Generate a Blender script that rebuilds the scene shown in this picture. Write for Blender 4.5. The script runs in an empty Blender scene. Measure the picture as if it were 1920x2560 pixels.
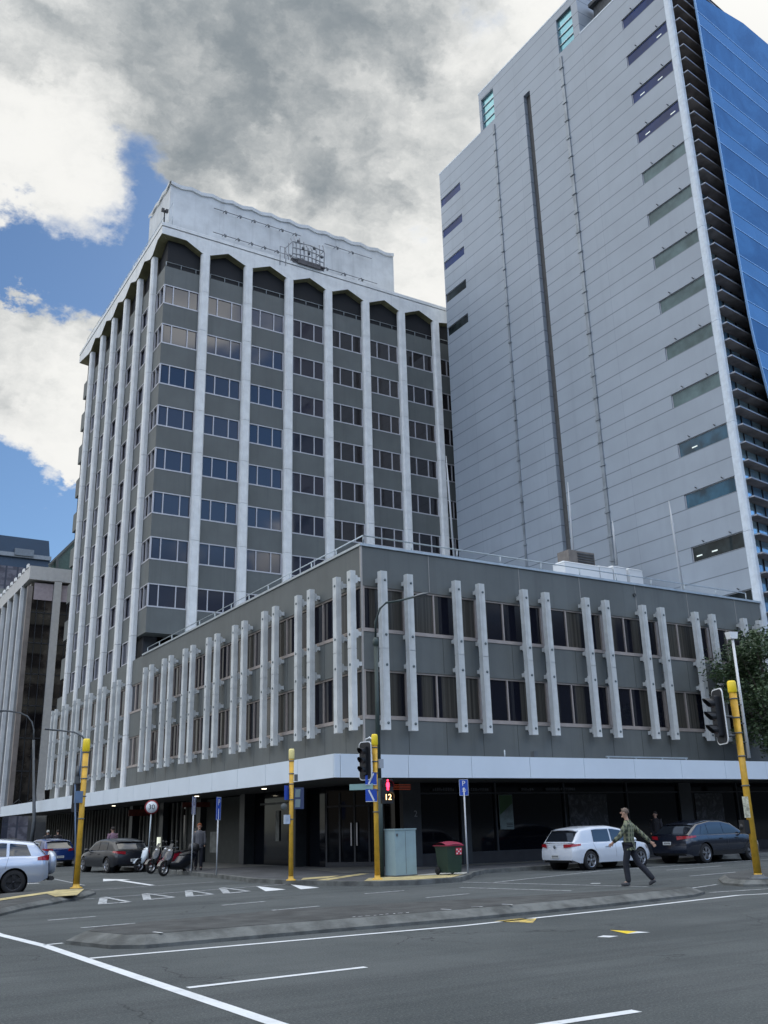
import bpy, math, random
from math import pi, sin, cos, radians, sqrt
from mathutils import Vector, Matrix
random.seed(7)
scn = bpy.context.scene
COL = scn.collection
# ------------------------------------------------------------------ camera
F = 2380.65; PITCH = .319666; ROLL = -.0264198; YAW = .554568; EYE = Vector((0, 0, 1.55))
_f = Vector((sin(YAW)*cos(PITCH), cos(YAW)*cos(PITCH), sin(PITCH)))
_r0 = Vector((cos(YAW), -sin(YAW), 0)); _u0 = _r0.cross(_f)
_r = cos(ROLL)*_r0 + sin(ROLL)*_u0; _u = -sin(ROLL)*_r0 + cos(ROLL)*_u0
cam = bpy.data.cameras.new('camera'); cam.sensor_fit = 'VERTICAL'; cam.sensor_height = 36
cam.lens = F/2560*36; cam.clip_start = .1; cam.clip_end = 3000
camo = bpy.data.objects.new('camera', cam); COL.objects.link(camo)
M3 = Matrix((_r, _u, -_f)).transposed()
camo.matrix_world = Matrix.Translation(EYE) @ M3.to_4x4()
scn.camera = camo
def ray(x, y):
    return ((x-960)/F*_r + (1280-y)/F*_u + _f).normalized()
def at(x, y, ax, v):
    "a point of the survey: the sight line through a photo pixel met with a plane"
    d = ray(x, y); t = (v-EYE[ax])/d[ax]; return EYE + t*d
scn.view_settings.view_transform = 'Standard'; scn.view_settings.look = 'None'
scn.view_settings.exposure = 1.1; scn.view_settings.gamma = 1
# ------------------------------------------------------------------ node helper
class N:
    def __init__(s, nt): s.nt = nt
    def n(s, t, **k):
        nd = s.nt.nodes.new(t)
        for a, b in k.items(): setattr(nd, a, b)
        return nd
    def put(s, sock, v):
        if isinstance(v, bpy.types.NodeSocket): s.nt.links.new(v, sock)
        elif v is not None:
            if isinstance(v, (tuple, list)) and len(v) == 3 and sock.type == 'RGBA': v = (*v, 1)
            sock.default_value = v
    def m(s, op, a, b=None, c=None, clamp=False):
        nd = s.n('ShaderNodeMath', operation=op, use_clamp=clamp); s.put(nd.inputs[0], a)
        if b is not None: s.put(nd.inputs[1], b)
        if c is not None: s.put(nd.inputs[2], c)
        return nd.outputs[0]
    def v(s, op, a, b=None, out=0):
        nd = s.n('ShaderNodeVectorMath', operation=op); s.put(nd.inputs[0], a)
        if b is not None: s.put(nd.inputs[1], b)
        return nd.outputs[out]
    def mix(s, f, a, b, mode='MIX'):
        nd = s.n('ShaderNodeMix', data_type='RGBA', blend_type=mode)
        s.put(nd.inputs[0], f); s.put(nd.inputs[6], a); s.put(nd.inputs[7], b); return nd.outputs[2]
    def rng(s, v, a, b, c=0., d=1., smooth=True):
        nd = s.n('ShaderNodeMapRange', interpolation_type='SMOOTHSTEP' if smooth else 'LINEAR')
        for i, q in enumerate((v, a, b, c, d)): s.put(nd.inputs[i], q)
        return nd.outputs[0]
    def noise(s, vec, scale, detail=4, rough=.55, dist=0.):
        nd = s.n('ShaderNodeTexNoise'); s.put(nd.inputs['Vector'], vec)
        nd.inputs['Scale'].default_value = scale; nd.inputs['Detail'].default_value = detail
        nd.inputs['Roughness'].default_value = rough; nd.inputs['Distortion'].default_value = dist
        return nd.outputs['Fac']
# ------------------------------------------------------------------ world: sky and clouds
SUN_AZ = radians(45); SUN_EL = radians(36)      # azimuth measured from +X towards +Y
W = bpy.data.worlds.new("World"); scn.world = W; W.use_nodes = True
nt = W.node_tree; nt.nodes.clear(); g = N(nt)
sky = g.n('ShaderNodeTexSky', sky_type='NISHITA'); sky.sun_disc = False
sky.sun_elevation = SUN_EL; sky.sun_rotation = pi/2 - SUN_AZ; sky.dust_density = .4; sky.ozone_density = 2.2
tc = g.n('ShaderNodeTexCoord').outputs['Generated']
D = g.v('NORMALIZE', tc)
sx = g.n('ShaderNodeSeparateXYZ'); g.put(sx.inputs[0], D); dz = sx.outputs[2]
den = g.m('ADD', g.m('MAXIMUM', dz, 0.), .32)
cv = g.n('ShaderNodeCombineXYZ')
g.put(cv.inputs[0], g.m('DIVIDE', sx.outputs[0], den)); g.put(cv.inputs[1], g.m('DIVIDE', sx.outputs[1], den)); cv.inputs[2].default_value = 3.7
P = cv.outputs[0]
Q = g.v('MULTIPLY', D, (1., 1., 1.55))
wn = g.n('ShaderNodeTexNoise'); g.put(wn.inputs['Vector'], Q); wn.inputs['Scale'].default_value = 7.0; wn.inputs['Detail'].default_value = 7; wn.inputs['Roughness'].default_value = .62
wv = g.v('SCALE', g.v('SUBTRACT', wn.outputs['Color'], (.5,.5,.5))); nt.nodes[-1].inputs['Scale'].default_value = .19
DW = g.v('NORMALIZE', g.v('ADD', D, wv))
def blob(x, y, r_in, r_out, amp):
    d = ray(x, y)
    dt = g.v('DOT_PRODUCT', DW, tuple(d), out=1)
    return g.rng(dt, cos(radians(r_out)), cos(radians(r_in)), 0., amp)
def vblob(v, r_in, r_out, amp): return g.rng(g.v('DOT_PRODUCT', DW, tuple(Vector(v).normalized()), out=1), cos(radians(r_out)), cos(radians(r_in)), 0., amp)
def total(lst, base):
    s = base
    for b in lst: s = g.m('ADD', s, b)
    return s
n1 = g.noise(Q, 8.5, 12, .60, .05); n2 = g.noise(P, .9, 4, .5)
base = g.m('ADD', g.m('MULTIPLY', g.m('SUBTRACT', n1, .5), 1.7), g.m('MULTIPLY', g.m('SUBTRACT', n2, .5), .4))
cover = total([blob(110, 670, 1, 6.0, -1.0), blob(330, 640, 1, 4.0, -.45), blob(-60, 1200, 2, 7.5, -1.0), blob(60, 1440, 2, 7, -.9), blob(-250, 900, 4, 12, -.6), blob(240, 350, .2, 4.6, -.72), blob(350, 410, .2, 3.6, -.42), blob(420, 560, .3, 3.4, -.6), blob(1060, 660, .5, 4.2, -.40), blob(1130, 30, .3, 4, -.3), blob(960, 600, .3, 2.5, -.2),
               blob(120, 900, 2, 5.0, 1.0), blob(180, 1060, 2, 5.0, 1.2), blob(20, 880, 1, 4.0, .6), blob(60, 800, .5, 3.0, .35), blob(110, 1262, .2, 1.7, .9), blob(40, 1290, .2, 1.4, .5), blob(650, 200, 8, 20, .5), blob(880, 520, 3, 10, .25), blob(60, 440, 2, 6, .35), blob(100, 120, 2, 9, .3), blob(1750, 60, 2, 10, .3)], g.m('ADD', base, .30))
# the sky behind the viewer is broken cloud with wide blue gaps
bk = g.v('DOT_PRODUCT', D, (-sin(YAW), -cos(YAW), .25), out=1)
cover = total([vblob((.78,-.38,.50), 7, 25, -.95), vblob((22,-60,25), 2.5, 7, -1.1), vblob((.6,-.75,.30), 3, 10, -.1)], g.m('SUBTRACT', cover, g.rng(bk, .0, .6, 0., .24)))
mask = g.rng(cover, -.12, .36)
n3 = g.noise(g.v('ADD', Q, wv), 4.6, 12, .58, 0.)
lum = total([blob(640, 60, 3, 17, -.30), blob(820, 250, 2, 13, -.34), blob(480, 240, 1, 8, -.16), blob(330, 40, 2, 9, -.06), blob(870, 600, 2, 11, .26), blob(60, 130, 2, 8, .0), blob(60, 470, 1, 5.5, .25),
             blob(150, 900, 1, 6, .14), blob(1900, 60, 2, 12, .5), blob(560, 470, 1, 5, .14), blob(1060, 560, 1, 5, .16)], g.m('ADD', .46, g.m('MULTIPLY', g.m('SUBTRACT', n3, .5), 2.7)))
lum = g.m('ADD', lum, g.m('MULTIPLY', g.m('SUBTRACT', .5, n1), 1.1))
lum = g.rng(lum, -.45, 1.05, 0., 1.)
ccol = g.mix(lum, (.265, .305, .335), (1.0, 1.0, .97))
ccol = g.mix(g.m('POWER', lum, 2.), ccol, (1.0, .995, .965))
skyc = g.v('SCALE', sky.outputs[0]); nt.nodes[-1].inputs['Scale'].default_value = .1
skyb = g.mix(1., skyc, (.72, .90, 1.05), 'MULTIPLY')
wc = g.mix(mask, skyb, ccol)
wc = g.v('SCALE', wc); g.put(nt.nodes[-1].inputs['Scale'], g.rng(bk, -.55, .25, .435, 1.75))  # sky scaled brighter behind the viewer as added light for the facades
# city skyline around and behind the viewer: nothing bright below roof height there
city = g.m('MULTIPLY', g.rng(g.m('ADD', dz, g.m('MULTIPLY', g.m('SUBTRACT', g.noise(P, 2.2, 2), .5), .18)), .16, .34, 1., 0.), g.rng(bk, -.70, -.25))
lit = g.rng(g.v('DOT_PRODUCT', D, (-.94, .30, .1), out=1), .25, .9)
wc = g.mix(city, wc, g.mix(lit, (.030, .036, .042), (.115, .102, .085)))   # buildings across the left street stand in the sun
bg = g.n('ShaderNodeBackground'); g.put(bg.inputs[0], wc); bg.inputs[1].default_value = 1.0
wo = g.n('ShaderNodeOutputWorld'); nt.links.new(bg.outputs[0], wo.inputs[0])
sun = bpy.data.lights.new('sun', 'SUN'); sun.energy = 2.6; sun.angle = radians(.6); sun.color = (1, .95, .87)
suno = bpy.data.objects.new('sun', sun); COL.objects.link(suno)
suno.rotation_euler = Vector((cos(SUN_AZ)*cos(SUN_EL), sin(SUN_AZ)*cos(SUN_EL), sin(SUN_EL))).to_track_quat('Z', 'Y').to_euler()
# ------------------------------------------------------------------ materials
MATS = {}
def mat(name, col, rough=.6, metal=0., var=.12, vs=3., bump=0., bs=40., ior=None, stain=0., emit=None, extra=None, spec=None):
    if name in MATS: return MATS[name]
    m = bpy.data.materials.new(name); m.use_nodes = True; t = m.node_tree
    b = t.nodes['Principled BSDF']; h = N(t)
    co = h.n('ShaderNodeTexCoord').outputs['Object']
    c = (*col, 1) if len(col) == 3 else col
    src = None
    if var:
        f = h.noise(co, vs, 6, .6); src = h.mix(h.rng(f, .3, .7), tuple(x*(1-var) for x in col), tuple(min(1, x*(1+var)) for x in col))
    if stain:
        mp = h.n('ShaderNodeMapping'); h.put(mp.inputs[0], co); mp.inputs['Scale'].default_value = (1.6, 1.6, .09)
        f2 = h.noise(mp.outputs[0], 1.6, 5, .65); src = h.mix(h.rng(f2, .48, .78, 0., stain), src or c, tuple(x*.5 for x in col))
    if extra: src = extra(h, co, src or c)
    if src is not None: h.put(b.inputs['Base Color'], src)
    else: b.inputs['Base Color'].default_value = c
    b.inputs['Roughness'].default_value = rough; b.inputs['Metallic'].default_value = metal
    if ior: b.inputs['IOR'].default_value = ior
    if spec is not None: b.inputs['Specular IOR Level'].default_value = spec
    if emit:
        b.inputs['Emission Color'].default_value = (*emit[0], 1); b.inputs['Emission Strength'].default_value = emit[1]
    if bump:
        bp = h.n('ShaderNodeBump'); h.put(bp.inputs['Height'], h.noise(co, bs, 4)); bp.inputs['Strength'].default_value = bump; bp.inputs['Distance'].default_value = .02
        h.put(b.inputs['Normal'], bp.outputs[0])
    MATS[name] = m; return m
def wavy(m, sc, st, dist=.01):
    t = m.node_tree; h = N(t); co = h.n('ShaderNodeTexCoord').outputs['Object']
    bp = h.n('ShaderNodeBump'); h.put(bp.inputs['Height'], h.noise(co, sc, 1)); bp.inputs['Strength'].default_value = st; bp.inputs['Distance'].default_value = dist
    h.put(t.nodes['Principled BSDF'].inputs['Normal'], bp.outputs[0]); return m
def asphalt_x(h, co, c):
    f = h.noise(co, .22, 6, .65); f3 = h.noise(co, 42, 4, .8); f4 = h.noise(co, 22, 5, .7)
    mp = h.n('ShaderNodeMapping'); h.put(mp.inputs[0], co); mp.inputs['Scale'].default_value = (.045, .8, 1); mp.inputs['Rotation'].default_value = (0, 0, radians(-4))
    f2 = h.noise(mp.outputs[0], 1.5, 6, .7)
    a = h.mix(h.rng(f, .32, .7), (.044, .053, .054), (.088, .098, .098))
    a = h.mix(h.rng(f2, .42, .68, 0., .62), a, (.024, .029, .032))
    a = h.mix(h.rng(f4, .50, .72, 0., .5), a, (.115, .12, .12))
    a = h.mix(h.rng(f3, .50, .66, 0., .62), a, (.16, .165, .165)); a = h.mix(h.rng(f3, .34, .48, .55, 0.), a, (.018, .02, .022))
    ck = h.n('ShaderNodeTexVoronoi', feature='DISTANCE_TO_EDGE'); wn_ = h.n('ShaderNodeTexNoise'); h.put(wn_.inputs['Vector'], co); wn_.inputs['Scale'].default_value = 1.1; wn_.inputs['Detail'].default_value = 6
    h.put(ck.inputs['Vector'], h.v('ADD', co, wn_.outputs['Color'])); ck.inputs['Scale'].default_value = .24
    a = h.mix(h.m('MULTIPLY', h.rng(ck.outputs['Distance'], .0, .005, .75, 0.), h.rng(h.noise(co, .35, 2), .48, .56)), a, (.012, .013, .015))
    sp_ = h.n('ShaderNodeTexVoronoi'); h.put(sp_.inputs['Vector'], co); sp_.inputs['Scale'].default_value = 1.3
    return h.mix(h.rng(sp_.outputs['Distance'], .02, .05, .7, 0.), a, (.02, .02, .022))
M_road = mat('asphalt', (.06, .064, .068), .82, var=0, bump=.35, bs=170, extra=asphalt_x, spec=.35)
M_path = mat('footpath_asphalt', (.060, .062, .066), .85, var=.3, vs=1.2, bump=.3, bs=120)
M_kerb = mat('kerb_concrete', (.105, .11, .105), .85, var=.4, vs=2.2, bump=.5, bs=25)
M_median = mat('median_infill', (.052, .054, .053), .9, var=.35, vs=2.2, bump=.6, bs=30)
def worn(h, co, c):
    f = h.noise(co, 14, 6, .7); return h.mix(h.rng(f, .55, .78, 0., .75), c, (.11, .115, .12))
M_wpaint = mat('white_road_paint', (.62, .64, .65), .7, var=.08, extra=worn)
def worn2(h, co, c):
    f = h.noise(co, 7, 6, .7); return h.mix(h.rng(f, .42, .66, 0., .95), c, (.10, .105, .11))
M_wfade = mat('faded_road_paint', (.42, .44, .45), .7, var=.1, extra=worn2)
M_ypaint = mat('yellow_road_paint', (.62, .45, .10), .7, var=.1, extra=worn2)
M_tact = mat('tactile_yellow', (.42, .35, .17), .8, var=.35, bump=.4, bs=60)
M_pale = mat('pale_concrete', (.42, .42, .38), .85, var=.15)
def seams(pitch, axis, z0, w=.012, dark=.35):
    def f(h, co, c):
        s = h.n('ShaderNodeSeparateXYZ'); h.put(s.inputs[0], h.n('ShaderNodeNewGeometry').outputs['Position'])
        q = h.m('PINGPONG', h.m('SUBTRACT', s.outputs[axis], z0), pitch/2)
        return h.mix(h.rng(q, w, w*1.6, dark, 0.), c, (.05, .055, .06))
    return f
def celltone(h, co, c):
    s = h.n('ShaderNodeSeparateXYZ'); h.put(s.inputs[0], h.n('ShaderNodeNewGeometry').outputs['Position']); cb = h.n('ShaderNodeCombineXYZ')
    for i, (o_, p_) in enumerate(((18.7,3.63),(32.2,3.53),(.9,3.2))): h.put(cb.inputs[i], h.m('FLOOR', h.m('DIVIDE', h.m('SUBTRACT', s.outputs[i], o_), p_)))
    w_ = h.n('ShaderNodeTexWhiteNoise'); h.put(w_.inputs['Vector'], cb.outputs[0]); return h.mix(h.m('MULTIPLY', w_.outputs['Value'], .30), c, (.082,.088,.083))
M_grey = mat('grey_cladding', (.121, .133, .131), .62, var=.10, vs=.5, stain=.38, bump=.08, bs=60, extra=celltone)
M_white = mat('white_concrete', (.74, .75, .745), .7, var=.08, vs=1.5, stain=.30, bump=.1, bs=30)
M_fin = mat('fin_precast', (.55, .57, .565), .72, var=.14, vs=1.2, stain=.45, bump=.1, bs=50)
M_fascia = mat('fascia_metal', (.64, .71, .78), .38, .0, var=.03, vs=.6)
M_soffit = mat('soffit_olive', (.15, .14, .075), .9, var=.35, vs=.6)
M_dark = mat('dark_recess', (.012, .013, .016), .8, var=0)
M_frame = mat('window_frame', (.50, .50, .53), .45, .2, var=.05)
M_bframe = mat('bronze_frame', (.36, .315, .29), .5, .2, var=.08)
M_rail = mat('galvanised_steel', (.42, .47, .50), .45, .6, var=.1)
M_roof = mat('roof_membrane', (.3, .3, .3), .9)
def glass_var(a, b, rough=.05):
    def f(h, co, c):
        r = h.n('ShaderNodeObjectInfo').outputs['Random']; return h.mix(r, a, b)
    return f
def curtains(h, co, c):
    s = h.n('ShaderNodeSeparateXYZ'); h.put(s.inputs[0], co); r = h.n('ShaderNodeObjectInfo').outputs['Random']
    u = h.m('ADD', h.m('ADD', s.outputs[0], s.outputs[1]), h.m('MULTIPLY', r, 37.))
    cb = h.n('ShaderNodeCombineXYZ'); h.put(cb.inputs[0], u); h.put(cb.inputs[1], h.m('FLOOR', h.m('MULTIPLY', r, 9.)))
    f1 = h.rng(h.noise(cb.outputs[0], .85, 0), .54, .58); f2 = h.noise(cb.outputs[0], 9., 3, .7)
    cur = h.mix(h.rng(f2, .3, .7), (.030, .028, .026), (.095, .09, .078))
    return h.mix(f1, (.008, .009, .016), cur)
M_gt = wavy(mat('tower_glass', (.02, .02, .03), .04, var=0, ior=1.6, extra=glass_var((.016, .020, .038), (.040, .036, .046))), .8, .06)
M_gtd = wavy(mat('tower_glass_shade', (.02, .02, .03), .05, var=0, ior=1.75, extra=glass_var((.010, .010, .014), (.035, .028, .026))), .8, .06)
M_gp = wavy(mat('podium_glass', (.02, .02, .03), .05, var=0, ior=1.5, extra=curtains), .9, .08)
M_shop = mat('shop_glass', (.004, .005, .008), .06, var=0, ior=1.3)
M_shopf = mat('shop_frame_dark', (.022, .024, .030), .5, var=.2)
M_steel = mat('brushed_steel', (.45, .46, .48), .3, .9)
PANEL_Z = 16.56; FLOOR = 3.255
def panels(h, co, c):
    s = h.n('ShaderNodeSeparateXYZ'); h.put(s.inputs[0], h.n('ShaderNodeNewGeometry').outputs['Position'])
    out = c
    for off in (0., -.92, -2.09):
        q = h.m('PINGPONG', h.m('SUBTRACT', s.outputs[2], PANEL_Z+off), FLOOR/2)
        out = h.mix(h.rng(q, .024, .040, .70, 0.), out, (.06, .075, .09))
    fl = h.m('FLOOR', h.m('DIVIDE', h.m('SUBTRACT', s.outputs[2], PANEL_Z-2.09), FLOOR/3))
    q = h.m('PINGPONG', h.m('SUBTRACT', s.outputs[1], h.m('ADD', 32.2, h.m('MULTIPLY', h.m('MODULO', fl, 2.), .0))), 3.9)
    out = h.mix(h.rng(q, .015, .030, .22, 0.), out, (.12, .14, .17))
    cb = h.n('ShaderNodeCombineXYZ'); h.put(cb.inputs[0], fl); h.put(cb.inputs[1], h.m('FLOOR', h.m('DIVIDE', h.m('SUBTRACT', s.outputs[1], 32.2), 3.9)))
    wnz = h.n('ShaderNodeTexWhiteNoise'); h.put(wnz.inputs['Vector'], cb.outputs[0]); out = h.mix(h.m('MULTIPLY', wnz.outputs['Value'], .16), out, (.22,.26,.30))
    mp = h.n('ShaderNodeMapping'); h.put(mp.inputs[0], h.n('ShaderNodeNewGeometry').outputs['Position']); mp.inputs['Scale'].default_value = (1, 1.1, .05)
    return h.mix(h.rng(h.noise(mp.outputs[0], 1.1, 5, .6), .5, .8, 0., .25), out, (.20, .235, .27))
M_panel = mat('tower_panel', (.310, .352, .405), .5, var=.05, vs=.35, extra=panels)
M_panedge = mat('panel_edge', (.62, .68, .74), .55, var=.08, stain=.2)
M_blue = wavy(mat('blue_glass', (.10, .27, .62), .05, .85, var=0, extra=lambda h, co, c: h.mix(h.rng(h.noise(co, .22, 6, .7, 1.), .38, .66), (.050, .120, .205), (.095, .205, .31))), .35, .10)  # noise tones paint paler cloud reflections into the glass colour
M_blue2 = wavy(mat('blue_glass_band', (.115, .225, .34), .12, .75, var=.08, vs=.6), .5, .1)
M_blueline = mat('pale_transom', (.28, .48, .74), .4, .3, var=0)
M_teal = mat('teal_glass', (.20, .42, .46), .12, .5, var=.12, vs=.6)
M_louv = mat('louvre_dark', (.24, .21, .20), .6, .0, var=.4, vs=.8)
M_louve = mat('louvre_edge', (.30, .32, .36), .45, .5, var=.05)
M_wingl = wavy(mat('side_window_glass', (.010, .030, .12), .08, var=.3, vs=.5, ior=1.5, spec=.12), .5, .06)
M_wlow = wavy(mat('side_window_teal', (.022, .075, .12), .08, var=.6, vs=.6, ior=1.5, spec=.15), .5, .06)
M_wdark = wavy(mat('side_window_dark', (.022, .030, .032), .08, var=.6, vs=.8, ior=1.5, spec=.15), .5, .06)
M_pole = mat('pole_yellow', (.62, .36, .035), .45, var=.16, vs=5, bump=.05, bs=30)
M_cap = mat('cap_yellow', (.85, .62, .02), .4, var=.05)
M_capp = mat('cap_pale_yellow', (.80, .68, .28), .5, var=.05)
M_blk = mat('signal_black', (.012, .013, .016), .45, var=0)
M_border = mat('white_border', (.75, .77, .78), .5, var=0)
M_greenp = mat('lamp_post_green', (.035, .055, .052), .5, var=.15)
M_lampg = mat('lamp_post_grey', (.11, .12, .13), .5, .3, var=.15)
M_wpole = mat('white_pole', (.52, .54, .56), .5, var=.05)
M_sblue = mat('sign_blue', (.015, .07, .42), .45, var=0)
M_swhite = mat('sign_white', (.70, .72, .74), .5, var=0)
M_sred = mat('sign_red', (.22, .012, .02), .5, var=0)
M_sblack = mat('sign_black', (.01, .01, .012), .5, var=0)
M_steal = mat('name_plate_green', (.24, .38, .36), .5, var=.06)
M_cab = mat('cabinet_blue', (.25, .35, .385), .55, var=.08, vs=1.5, stain=.25)
M_bin = mat('bin_green', (.018, .040, .026), .5, var=.1)
M_binlid = mat('bin_lid_red', (.24, .012, .04), .45, var=.1)
M_tyre = mat('tyre', (.012, .012, .013), .8, var=0)
M_rim = mat('rim_alloy', (.42, .43, .46), .3, .85, var=0)
M_rimd = mat('rim_dark', (.05, .05, .055), .35, .7, var=0)
M_cargl = mat('car_glass', (.010, .013, .018), .03, var=0, ior=1.7)
M_trim = mat('black_trim', (.015, .015, .017), .55, var=0)
M_tail = mat('tail_lamp', (.30, .010, .018), .15, var=0, ior=1.6)
M_taill = mat('tail_lamp_pink', (.55, .10, .14), .15, var=0)
M_plate = mat('number_plate', (.62, .64, .64), .5, var=0)
M_skin = mat('skin', (.42, .25, .18), .55, var=.06)
M_leaf = mat('leaf', (.046, .078, .030), .5, var=.55, vs=2.2)
M_bark = mat('bark', (.07, .055, .042), .9, var=.3, bump=.5)
# ------------------------------------------------------------------ mesh builder
class MB:
    def __init__(s, local=False): s.v = []; s.f = []; s.sm = []; s.local = local
    def face(s, pts, smooth=False):
        b = len(s.v); s.v += [tuple(p) for p in pts]; s.f.append(tuple(range(b, b+len(pts)))); s.sm.append(smooth)
    def box(s, x0, x1, y0, y1, z0, z1):
        if x0 > x1: x0, x1 = x1, x0
        if y0 > y1: y0, y1 = y1, y0
        if z0 > z1: z0, z1 = z1, z0
        b = len(s.v); s.v += [(x0,y0,z0),(x1,y0,z0),(x1,y1,z0),(x0,y1,z0),(x0,y0,z1),(x1,y0,z1),(x1,y1,z1),(x0,y1,z1)]
        for q in ((0,3,2,1),(4,5,6,7),(0,1,5,4),(1,2,6,5),(2,3,7,6),(3,0,4,7)): s.f.append(tuple(b+i for i in q)); s.sm.append(False)
        return s
    def obox(s, o, ux, uy, a, b_, c):
        "box in a frame: origin o, axes ux, uy, world z; ranges a, b_, c"
        o = Vector(o); k = len(s.v)
        for z in c:
            for (i, j) in ((0,0),(1,0),(1,1),(0,1)): s.v.append(tuple(o+Vector(ux)*a[i]+Vector(uy)*b_[j]+Vector((0,0,z))))
        for q in ((0,3,2,1),(4,5,6,7),(0,1,5,4),(1,2,6,5),(2,3,7,6),(3,0,4,7)): s.f.append(tuple(k+i for i in q)); s.sm.append(False)
        return s
    def prism(s, poly, z0, z1, top=None):
        n = len(poly); k = len(s.v); tp = top or poly
        s.v += [(p[0], p[1], z0) for p in poly] + [(p[0], p[1], z1) for p in tp]
        s.f.append(tuple(k+i for i in reversed(range(n)))); s.sm.append(False)
        s.f.append(tuple(k+n+i for i in range(n))); s.sm.append(False)
        for i in range(n): j = (i+1) % n; s.f.append((k+i, k+j, k+n+j, k+n+i)); s.sm.append(False)
        return s
    def extr(s, poly, d):
        "polygon of 3-D points extruded by vector d"
        n = len(poly); k = len(s.v); d = Vector(d)
        s.v += [tuple(p) for p in poly] + [tuple(Vector(p)+d) for p in poly]
        s.f.append(tuple(k+i for i in reversed(range(n)))); s.sm.append(False); s.f.append(tuple(k+n+i for i in range(n))); s.sm.append(False)
        for i in range(n): j = (i+1) % n; s.f.append((k+i, k+j, k+n+j, k+n+i)); s.sm.append(False)
        return s
    def path(s, pts, rad, n=8, caps=True):
        pts = [Vector(p) for p in pts]; R_ = rad if isinstance(rad, (list, tuple)) else [rad]*len(pts)
        k0 = len(s.v); ref = None
        for i, p in enumerate(pts):
            d = (pts[min(i+1, len(pts)-1)]-pts[max(i-1, 0)]).normalized()
            if ref is None: ref = Vector((0,0,1)) if abs(d.z) < .9 else Vector((1,0,0))
            a = d.cross(ref).normalized(); b = d.cross(a).normalized(); ref = b.cross(d)*1. if abs(b.cross(d).length) > 0 else ref
            ref = -b if False else ref
            for j in range(n):
                t = 2*pi*j/n; s.v.append(tuple(p+(a*cos(t)+b*sin(t))*R_[i]))
        for i in range(len(pts)-1):
            for j in range(n):
                q = k0+i*n; jn = (j+1) % n
                s.f.append((q+j, q+jn, q+n+jn, q+n+j)); s.sm.append(n > 5)
        if caps:
            s.f.append(tuple(k0+j for j in reversed(range(n)))); s.sm.append(False)
            e = k0+(len(pts)-1)*n; s.f.append(tuple(e+j for j in range(n))); s.sm.append(False)
        return s
    def lathe(s, c, prof, n=16, axis=(0,0,1)):
        "prof: list of (r, h) along axis from centre c"
        c = Vector(c); ax = Vector(axis).normalized(); r = Vector((1,0,0)) if abs(ax.x) < .9 else Vector((0,1,0))
        a = ax.cross(r).normalized(); b = ax.cross(a); k0 = len(s.v)
        for (rr, h) in prof:
            for j in range(n):
                t = 2*pi*j/n; s.v.append(tuple(c+ax*h+(a*cos(t)+b*sin(t))*max(rr, 1e-4)))
        for i in range(len(prof)-1):
            for j in range(n):
                q = k0+i*n; jn = (j+1) % n; s.f.append((q+j, q+jn, q+n+jn, q+n+j)); s.sm.append(True)
        return s
    def grid(s, P_, closed=False, smooth=True):
        k0 = len(s.v); nu = len(P_); nv = len(P_[0])
        for row in P_:
            for p in row: s.v.append(tuple(p))
        for i in range(nu-1):
            for j in range(nv-1): q = k0+i*nv+j; s.f.append((q, q+1, q+nv+1, q+nv)); s.sm.append(smooth)
        return s
    def ellip(s, c, r, nu=10, nv=8):
        P_ = []
        for i in range(nv+1):
            a = -pi/2+pi*i/nv; P_.append([(c[0]+r[0]*cos(a)*cos(2*pi*j/nu), c[1]+r[1]*cos(a)*sin(2*pi*j/nu), c[2]+r[2]*sin(a)) for j in range(nu+1)])
        return s.grid(P_)
def absorb(o, mb, m):
    "add surface pattern to an existing part as a second material of the same mesh"
    me = o.data; r = root_of(o); L = Vector(r.location); nv = len(me.vertices); vs = [tuple(v.co) for v in me.vertices]+[(x-L.x, y-L.y, z-L.z) for x, y, z in mb.v]
    fs = [tuple(p.vertices) for p in me.polygons]; n0 = len(fs); fs += [tuple(nv+i for i in q) for q in mb.f]
    m2 = bpy.data.meshes.new(me.name); m2.from_pydata(vs, [], fs)
    for q in list(me.materials): m2.materials.append(q)
    m2.materials.append(m); m2.polygons.foreach_set('material_index', [p.material_index for p in me.polygons]+[len(m2.materials)-1]*(len(fs)-n0)); m2.update(); o.data = m2
def boxes(name, lst, m, parent):
    for q in lst: b_ = MB(); b_.box(*q); build(name, b_, m, parent)
def root_of(o):
    while o.parent: o = o.parent
    return o
def tag(o, label=None, cat=None, group=None, kind=None):
    for k_, v_ in (('label', label), ('category', cat), ('group', group), ('kind', kind)):
        if v_: o[k_] = v_
    return o
def build(name, mb, m, parent=None):
    me = bpy.data.meshes.new(name); vs = mb.v
    if parent is not None and not mb.local:
        r = root_of(parent); L = Vector(r.location); a = -r.rotation_euler.z; c, s_ = cos(a), sin(a)
        vs = [((x-L.x)*c-(y-L.y)*s_, (x-L.x)*s_+(y-L.y)*c, z-L.z) for x, y, z in vs]
    me.from_pydata(vs, [], mb.f); me.polygons.foreach_set('use_smooth', mb.sm); me.update()
    me.materials.append(m); o = bpy.data.objects.new(name, me); COL.objects.link(o)
    if parent is not None: o.parent = parent
    return o
def thing(name, label, cat, loc=(0,0,0), rz=0, group=None):
    o = bpy.data.objects.new(name, None); COL.objects.link(o); o.location = loc; o.rotation_euler = (0,0,rz); o.empty_display_size = .2
    return tag(o, label, cat, group)
def dup(o, parent=None, d=(0,0,0), loc=None, rz=None):
    c = o.copy(); COL.objects.link(c)
    if parent is not None: c.parent = parent
    c.location = Vector(o.location)+Vector(d) if loc is None else loc
    if rz is not None: c.rotation_euler = (0,0,rz)
    for ch in [q for q in o.children]: dup(ch, c)
    return c
def struct(name, mb, m): return tag(build(name, mb, m), kind='structure')
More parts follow.
